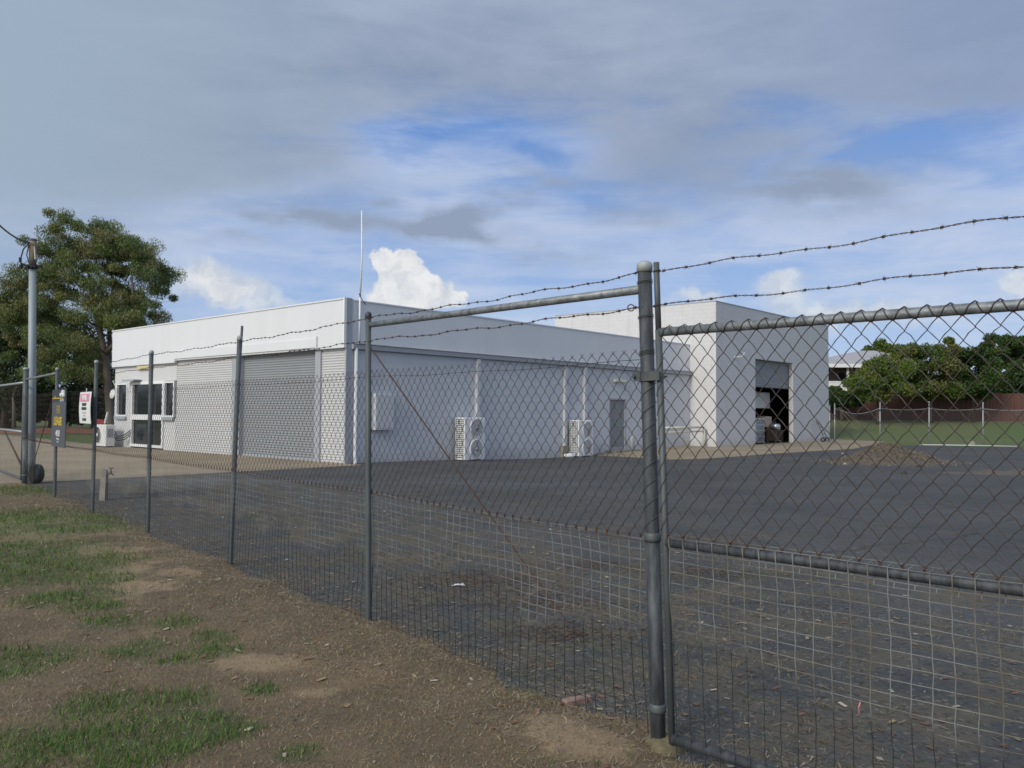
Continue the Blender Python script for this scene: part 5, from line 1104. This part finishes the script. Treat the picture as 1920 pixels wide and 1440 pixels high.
# brown paling fence across the field
pfn = thing('paling_fence', 'long brown timber paling fence at the back of the field', 'fence', (38, 68, fence_z(38, 68)))
xa, xb = 26.0, 56.0; m = MB(); x = xa; rg = np.random.default_rng(5); tz = at(1700, 739, 68)[2]
while x < xb:
    yy = 68 - (x-xa)*.06; h = tz + (.10 if x > 38.6 else -.05 if x > 34 else -.15) + rg.normal(0, .015); m.box(x, x+.152, yy+rg.normal(0, .008), yy+.03, fence_z(x, yy)-.1, h); x += .15
m.build('palings', M_wood, pfn, world=True)
m = MB()
for z in (.4, 1.5): m.tube([np.array([xa, 68.06, fence_z(30, 68)+z]), np.array([xb, 68.06-(xb-xa)*.06, fence_z(45, 67)+z])], .04, 4)
m.build('rail', M_wood, pfn, world=True)
# house on stumps beyond
hs = thing('verandah_house', 'high set house with a pale hip roof and shaded verandah beyond the palings', 'house', (32, 79, 1.3))
ze = at(1600, 684, 75)[2]; zr_ = at(1628, 657, 79)[2]; x0, x1, y0, y1 = 27.0, 38.5, 74.6, 84.0; yr = 79.3; xr0, xr1 = at(1612, 658, yr)[0], at(1640, 658, yr)[0]
m = MB(); m.add([(x0-.5, y0-.5, ze), (x1+.5, y0-.5, ze), (x1+.5, y1+.5, ze), (x0-.5, y1+.5, ze), (xr0, yr, zr_), (xr1, yr, zr_)], [(0, 1, 5, 4), (1, 2, 5), (2, 3, 4, 5), (3, 0, 4), (0, 3, 2, 1)]); m.build('roof', M_roofp, hs, world=True)
m = MB(); m.box(x0-.52, x1+.52, y0-.56, y0-.51, ze-.30, ze+.02); m.build('fascia', M_wpaint, hs, world=True)
zf = at(1570, 740, 75)[2]; zrl = at(1570, 717, 75)[2]
m = MB(); m.box(x0, x1, y0+1.6, y1, .8, ze-.01); m.build('wall', mat('brown_house_wall', (.16, .12, .10), .8, var=.4, vscale=1), hs, world=True)
m = MB(); m.box(x0, x1, y0, y0+1.59, zf-.25, zf); m.build('verandah_floor', M_barkd, hs, world=True)
m = MB(); [m.box(x, x+.17, y0-.02, y0+.03, zf, zrl) for x in np.arange(x0, x1, .19)]; m.box(x0, x1, y0-.05, y0+.06, zrl+.001, zrl+.10); m.build('balustrade', M_wpaint, hs, world=True)
for x in (x0+.05, at(1589.5, 700, y0)[0], 33.0, 36.0, x1-.2): m = MB(); m.box(x-.09, x+.09, y0-.09, y0+.09, zf, ze-.3); m.build('verandah_post', M_cream, hs, world=True)
for x in (28.0, 30.3): m = MB(); m.box(x, x+1.3, y0+1.55, y0+1.6, zf+.9, zf+2.1); m.build('window', M_glass, hs, world=True)

# ================================================================== VEGETATION
def leaf_cloud(C, R, per, L, W_, cols, droop=.5, squash=.8, seed=0, shell=.35):
    rg = np.random.default_rng(seed); C = np.asarray(C); R = np.asarray(R); n = len(C); idx = np.repeat(np.arange(n), per); N = len(idx)
    d = rg.normal(size=(N, 3)); d /= np.linalg.norm(d, axis=1)[:, None]; rad = rg.random(N)**shell
    # twigs: leaves gather on short sprays inside each clump
    P = C[idx] + d*rad[:, None]*R[idx][:, None]*np.array([1, 1, squash]); P += rg.normal(0, .06, (N, 3))*R[idx][:, None]
    a = rg.normal(size=(N, 3)); a[:, 2] -= droop*1.6; a /= np.linalg.norm(a, axis=1)[:, None]
    b = np.cross(a, rg.normal(size=(N, 3))); b /= np.linalg.norm(b, axis=1)[:, None]+1e-9
    l = L*rg.uniform(.6, 1.3, N)[:, None]; w = W_*rg.uniform(.6, 1.3, N)[:, None]
    V = np.stack([P-a*l/2, P+b*w/2, P+a*l/2, P-b*w/2], 1).reshape(-1, 3)
    cl = np.array(cols); base = cl[rg.integers(0, len(cl), n)][idx]*rg.uniform(.65, 1.35, (N, 1)); pick = rg.random(N) < .3; base[pick] = cl[rg.integers(0, len(cl), pick.sum())]
    return V, np.arange(4*N).reshape(-1, 4), np.repeat(base, 4, 0)
def grow(base, trunk, C, R, r0, material, parent, rg, twig=.02, name='trunk'):
    """trunk polyline plus limbs reaching every leaf clump"""
    m = MB(); nodes = []; tr = np.array(trunk, float); k = len(tr); rad = np.linspace(r0, r0*.42, k); m.tube(tr, rad, 10)
    for a, b, ra, rb in zip(tr[:-1], tr[1:], rad[:-1], rad[1:]):
        for f in (0, .33, .66): nodes.append((a*(1-f)+b*f, ra*(1-f)+rb*f))
    nodes.append((tr[-1], rad[-1])); zmin = trunk[0][2]+(trunk[-1][2]-trunk[0][2])*.35
    order = np.argsort([np.linalg.norm(c-tr[-1]) for c in C])
    for i in order:
        c = C[i]; best = None
        for (p, r) in nodes:
            if p[2] < zmin: continue
            dd = np.linalg.norm(c-p); up = c[2]-p[2]; cost = dd + max(0, .35*dd-up)*1.6
            if best is None or cost < best[0]: best = (cost, p, r)
        _, p, r = best; dd = np.linalg.norm(c-p); rs = min(r*.72, .028*dd+twig*1.4); mid1 = p*.66+c*.34+rg.normal(0, .06*dd, 3); mid2 = p*.3+c*.7+rg.normal(0, .05*dd, 3)
        rr = np.array([rs, rs*.8, rs*.62, max(twig*.5, rs*.4)]); m.tube([p, mid1, mid2, c], rr, 5); nodes += [(mid1, rr[1]), (mid2, rr[2]), (c, rr[3])]
    return m.build(name, material, parent, smooth_=True)
def px_cl(lst, Y, spread, copies, sc=1.0, seed=0, rj=.3):
    rg = np.random.default_rng(seed); C = []; R = []
    for (px, py, r) in lst:
        for k in range(copies):
            y = Y+rg.uniform(-spread, spread)*(1 if k else .5); q = at(px+rg.normal(0, r*.45)*(k > 0), py+rg.normal(0, r*.45)*(k > 0), Y); q[1] = y
            C.append(q); R.append(r/FPX*Y*sc*rg.uniform(1-rj, 1+rj))
    return np.array(C), np.array(R)
def tree(name, label, base, trunk, C, R, r0, per, L, W_, cols, cat='tree', group=None, droop=.5, bark=M_bark, seed=0, squash=.8, twig=.02, shell=.4):
    t = thing(name, label, cat, base, 0, group); o = np.array(base); rg = np.random.default_rng(seed+50)
    grow(base, np.array(trunk)-o, C-o, R, r0, bark, t, rg, twig)
    V, F, T_ = leaf_cloud(C-o, R, per, L, W_, cols, droop, squash, seed, shell); fast_mesh('crown', V, F, M_leaf, parent=t, tint=T_); return t
# the big gum tree left of the long building
raw = [(700, 215), (850, 215), (950, 290), (1080, 225), (1160, 270), (1310, 330), (1390, 390), (1480, 430), (1550, 500), (1620, 570), (1700, 640), (1770, 690), (1740, 800), (1640, 740), (1560, 650), (1450, 560), (1340, 470), (1230, 420), (1600, 950), (1690, 880), (1560, 1060), (1600, 1150), (1690, 1190), (1500, 1230), (640, 300), (610, 400), (520, 470), (430, 510), (660, 480), (780, 440), (900, 450), (1010, 560), (800, 600), (690, 650), (1060, 660), (1200, 720), (1250, 840), (1290, 900), (560, 620), (500, 740), (700, 780), (900, 800), (1050, 830), (1150, 1000), (1300, 1010), (700, 950), (850, 1010), (600, 900), (450, 860), (400, 980), (200, 780), (150, 860), (140, 960), (240, 1000), (60, 1050), (40, 1150), (150, 1160), (300, 1160), (450, 1160), (600, 1150), (750, 1170), (900, 1210), (1060, 1180), (1210, 1260), (1400, 1230), (200, 1310), (350, 1360), (500, 1320), (700, 1360), (860, 1410), (1000, 330), (740, 330), (1100, 430), (940, 650), (620, 760), (330, 700), (280, 850), (1000, 960), (1420, 1060), (350, 1050), (980, 1060), (560, 1040)]
gum = [(x/5.538, 380+y/5.538, 13.5) for x, y in raw]+[(x, y, 13) for x, y in ((215, 455), (225, 482), (243, 505), (200, 500), (232, 542), (258, 562), (218, 602), (252, 612), (282, 606), (185, 462), (262, 585), (230, 575), (240, 460), (262, 480))]+[(x, y, 13) for x, y in ((70, 650), (95, 660), (120, 668), (145, 655), (165, 668), (185, 650), (90, 690), (120, 700), (150, 695), (175, 705), (40, 665), (15, 640), (20, 600), (8, 575))]
YG = 54.0; gum = [(x if x < 200 else 200+(x-200)*.88, y+(7 if y < 470 else 2), r) for x, y, r in gum]; C, R = px_cl(gum, YG, 2.6, 4, 1.22, 3, .4)
gb_ = at(209, 812, YG); gb_[2] = -.05
tr_ = [gb_, at(208, 790, YG), at(203, 735, YG), at(199, 680, YG), at(190, 630, YG), at(176, 575, YG), at(168, 520, YG)]
GCOL = [(.155, .20, .060), (.19, .21, .070), (.105, .155, .052), (.22, .205, .09), (.125, .175, .065)]
gt = tree('gum_tree', 'tall spreading gum tree with pale limbs beside the left end of the long building', gb_, tr_, C, R, .30, 430, .16, .05, GCOL, droop=.9, seed=4, twig=.03, shell=.45)
m = MB(); o = np.array(gb_)      # second fork
f1 = [at(201, 700, YG)-o, at(206, 640, YG+.8)-o, at(203, 590, YG+1)-o, at(212, 540, YG+1)-o, at(205, 480, YG+1)-o]; m.tube(f1, [.18, .16, .13, .10, .05], 8)
f1 = [at(197, 665, YG)-o, at(232, 625, YG-.8)-o, at(250, 580, YG-1)-o, at(248, 520, YG-1)-o]; m.tube(f1, [.16, .13, .1, .05], 8)
m.build('limbs', M_bark, gt, smooth_=True)
DG = [(.045, .066, .024), (.06, .082, .030), (.036, .054, .022), (.075, .085, .034)]
rg = np.random.default_rng(9)
dk = [((-40, 640, 26), (-10, 600, 26), (20, 585, 24), (10, 640, 28), (-30, 700, 30), (25, 690, 28), (0, 745, 24), (45, 640, 22), (50, 730, 22)), ((60, 620, 24), (95, 600, 22), (120, 640, 24), (75, 670, 26), (110, 700, 26), (60, 730, 26), (100, 752, 22), (140, 740, 22)), ((150, 630, 22), (180, 650, 22), (160, 690, 24), (190, 710, 22), (150, 745, 24), (190, 765, 20), (215, 745, 20)), ((-90, 690, 36), (-60, 740, 30), (-110, 620, 34), (-140, 740, 30))]
lab = ['dark leafy tree behind the far gate at the left edge', 'dense dark tree behind the lease board', 'dark shrubby tree behind the warning sheet', 'dark tree standing outside the left edge of the view']
for k, cl in enumerate(dk):
    Yk = 66+3*k; C, R = px_cl(cl, Yk, 3, 4, 1.25, 20+k); cx = np.mean([c[0] for c in cl]); b = at(cx, 800, Yk); b[2] = -.05
    tree('dark_tree', lab[k], b, [b, b*.5+np.mean(C, 0)*.5+np.array([.2, 0, -1.0]), np.mean(C, 0)], C, R, .28, 420, .30, .17, DG, group='dark trees beyond the yard', bark=M_barkd, seed=30+k, shell=.4)
und = [(-60, 775, 16), (-20, 772, 16), (20, 775, 14), (60, 772, 15), (100, 774, 14), (135, 776, 14), (165, 774, 15), (200, 778, 14), (225, 776, 14)]
for k in range(3):
    cl = und[k*3:k*3+3]; C, R = px_cl(cl, 72, 2, 5, 1.2, 60+k); b = at(cl[1][0], 796, 72); b[2] = -.05
    tree('undergrowth_bush', ['dark bush low behind the far gate', 'dark bush low behind the lease board', 'dark bush low beside the gum tree trunk'][k], b, [b, np.mean(C, 0)], C, R, .1, 420, .26, .16, DG, 'bush', 'bushes under the dark trees', bark=M_barkd, seed=70+k)
b = at(27, 796, 60); b[2] = -.05; C, R = px_cl([(20, 715, 12), (35, 705, 12), (8, 725, 11), (44, 722, 10)], 60, 1, 2, .8, 90)
tree('sapling', 'small forked tree with bare pale limbs behind the far gate', b, [b, at(26, 765, 60), at(24, 745, 60)], C, R, .16, 60, .22, .1, DG, bark=M_bark, seed=91, twig=.04)
# right hand bushes
YG2 = [(.12, .19, .035), (.16, .22, .045), (.085, .145, .03), (.20, .22, .055)]; YD = [(.060, .11, .028), (.080, .14, .034), (.045, .085, .026)]; YM = [(.095, .155, .035), (.13, .18, .04), (.07, .125, .03), (.18, .17, .06)]
rb_ = [('spreading yellow green bush in front of the verandah house', [(1608, 722, 12), (1625, 710, 13), (1640, 700, 13), (1650, 684, 12), (1668, 690, 14), (1662, 712, 15), (1640, 725, 14), (1600, 738, 10), (1620, 740, 12), (1655, 735, 14), (1680, 720, 14), (1675, 740, 12), (1690, 700, 13)], YG2, 63),
       ('rounded bright green bush, tallest over the middle of the palings', [(1700, 665, 10), (1720, 662, 11), (1745, 664, 11), (1770, 655, 12), (1785, 662, 11), (1700, 685, 14), (1730, 688, 15), (1760, 685, 15), (1715, 715, 15), (1745, 715, 16), (1775, 712, 15), (1790, 690, 14), (1730, 738, 12), (1765, 736, 12)], YM, 64.5),
       ('dark green bush sagging over the palings right of centre', [(1800, 680, 12), (1815, 668, 10), (1830, 680, 12), (1810, 705, 14), (1835, 705, 14), (1850, 690, 12), (1820, 728, 12), (1850, 725, 13), (1795, 725, 12)], YD, 65.5),
       ('upright dark tree rising behind the palings at the right edge', [(1862, 645, 9), (1875, 634, 9), (1890, 640, 9), (1858, 662, 11), (1880, 660, 12), (1900, 655, 10), (1870, 685, 13), (1895, 685, 13), (1915, 670, 12), (1925, 640, 10), (1880, 710, 13), (1910, 708, 14), (1940, 690, 14), (1950, 660, 14), (1900, 735, 12), (1930, 735, 13), (1960, 725, 14), (1980, 690, 14)], YD, 70),
       ('low dark shrub hanging over the corner behind the tall wall', [(1565, 735, 8), (1580, 742, 9), (1570, 752, 9), (1592, 752, 9), (1560, 745, 7), (1608, 752, 9)], YD, 66)]
for k, (lb, cl, cols, Yk) in enumerate(rb_):
    cl = [(x, min(y, 734)-(2 if k < 3 else 0), r*.95) for x, y, r in cl] if k < 4 else cl; cols = [tuple(v*.85 for v in c_) for c_ in cols]; cl = cl+([(x, 727, 11) for x in range(int(min(c_[0] for c_ in cl))+8, int(max(c_[0] for c_ in cl)), 15)] if k < 4 else [])
    C, R = px_cl(cl, Yk, 1.6, 4, 1.25, 120+k, .45); cx = np.mean([c[0] for c in cl]); b = at(cx, 790, Yk); b[2] = fence_z(b[0], b[1])-.05
    tree('garden_bush' if k != 3 else 'garden_tree', lb, b, [b, b*.45+np.mean(C, 0)*.55, np.mean(C, 0)], C, R, .16, 560, .22, .11, cols, 'bush' if k != 3 else 'tree', 'garden bushes along the palings', bark=M_barkd, seed=130+k, droop=.3)
b = at(1657, 700, 92); b[2] = .8; C, R = px_cl([(1625, 662, 9), (1640, 655, 10), (1657, 650, 10), (1675, 654, 10), (1690, 662, 9), (1655, 668, 12)], 92, 2, 4, 1.1, 140)
tree('mango_tree', 'rounded bright green tree top showing over the verandah house roof', b, [b, np.mean(C, 0)], C, R, .3, 260, .35, .2, [(.075, .125, .022), (.10, .15, .03)], bark=M_barkd, seed=141, droop=.1)
# far left margin: earth bank, red panel, leaning white pole
b = gnd(80, 812); bk = MB(); 
xs = np.linspace(-3.5, 6, 40); ysq = np.linspace(-1.2, 1.2, 10); Xh, Yh = np.meshgrid(xs, ysq, indexing='ij'); Zh = .42*np.exp(-(Yh/.7)**2)*np.clip(1-np.abs(Xh-1.2)/5, 0, 1)**.4-.03
i, j = np.meshgrid(np.arange(39), np.arange(9), indexing='ij'); a = (i*10+j).ravel(); o = fast_mesh('earth_bank', np.stack([Xh, Yh, Zh], -1).reshape(-1, 3), np.stack([a, a+10, a+11, a+1], 1), mat('red_brown_earth', (.20, .095, .06), .95, var=.5, vscale=2), smooth_=True)
o.location = b; o.rotation_euler = (0, 0, .15); tag(o, 'low bank of red brown earth beyond the tan forecourt', 'bank')
lp = MB(); la, lb_ = gnd(-150, 806), gnd(43, 811); lp.tube([la+np.array([0, 0, .15]), lb_+np.array([0, 0, .15])], .11, 8); tag(lp.build('barrier_pipe', M_galvp, None, smooth_=True), 'low grey pipe barrier along the far edge of the forecourt', 'barrier')
rp = at(184, 799, 45); z0_, z1_ = at(184, 806, 45)[2], at(184, 784, 45)[2]; t = thing('red_trailer_board', 'red panel poking out behind the fence post near the single fan unit', 'panel', (rp[0], rp[1], 0))
m = MB(); xx = at(196, 790, 45)[0]-rp[0]; m.add([(-.3, 0, z0_), (xx*.55, 0, z0_), (xx, 0, z1_-.1), (-.3, 0, z1_), (-.3, .05, z0_), (xx*.55, .05, z0_), (xx, .05, z1_-.1), (-.3, .05, z1_)], [(0, 1, 2, 3), (7, 6, 5, 4), (0, 4, 5, 1), (1, 5, 6, 2), (2, 6, 7, 3), (3, 7, 4, 0)]); m.build('panel', M_red, t)
m = MB(); m.tube([(-.2, .1, -.05), (-.2, .1, z1_+.1)], .04, 6); m.build('support_post', M_red, t)
m = MB(); m.tube([at(197, 793, 44), at(202, 773, 44)], .055, 6); m.tube([at(196, 812, 44), at(197, 793, 44)], .03, 6); tag(m.build('leaning_pole', M_wpaint, None), 'short leaning white pole behind the single fan unit', 'pole')

# a low belt of far trees closes the horizon all round
n = 900; a = RNG.uniform(-2.2, 2.2, n); rr = RNG.uniform(165, 185, n); C = np.column_stack([np.sin(a)*rr, np.cos(a)*rr, RNG.uniform(.2, 4.2, n)]); R = RNG.uniform(2.0, 3.2, n)
C[:, 2] = np.minimum(C[:, 2], 6.0-R*.5); V, F, T_ = leaf_cloud(C, R, 90, 1.1, .8, DG, seed=300, droop=.1); tag(fast_mesh('distant_wood', V, F, M_leaf, tint=T_), kind='stuff')
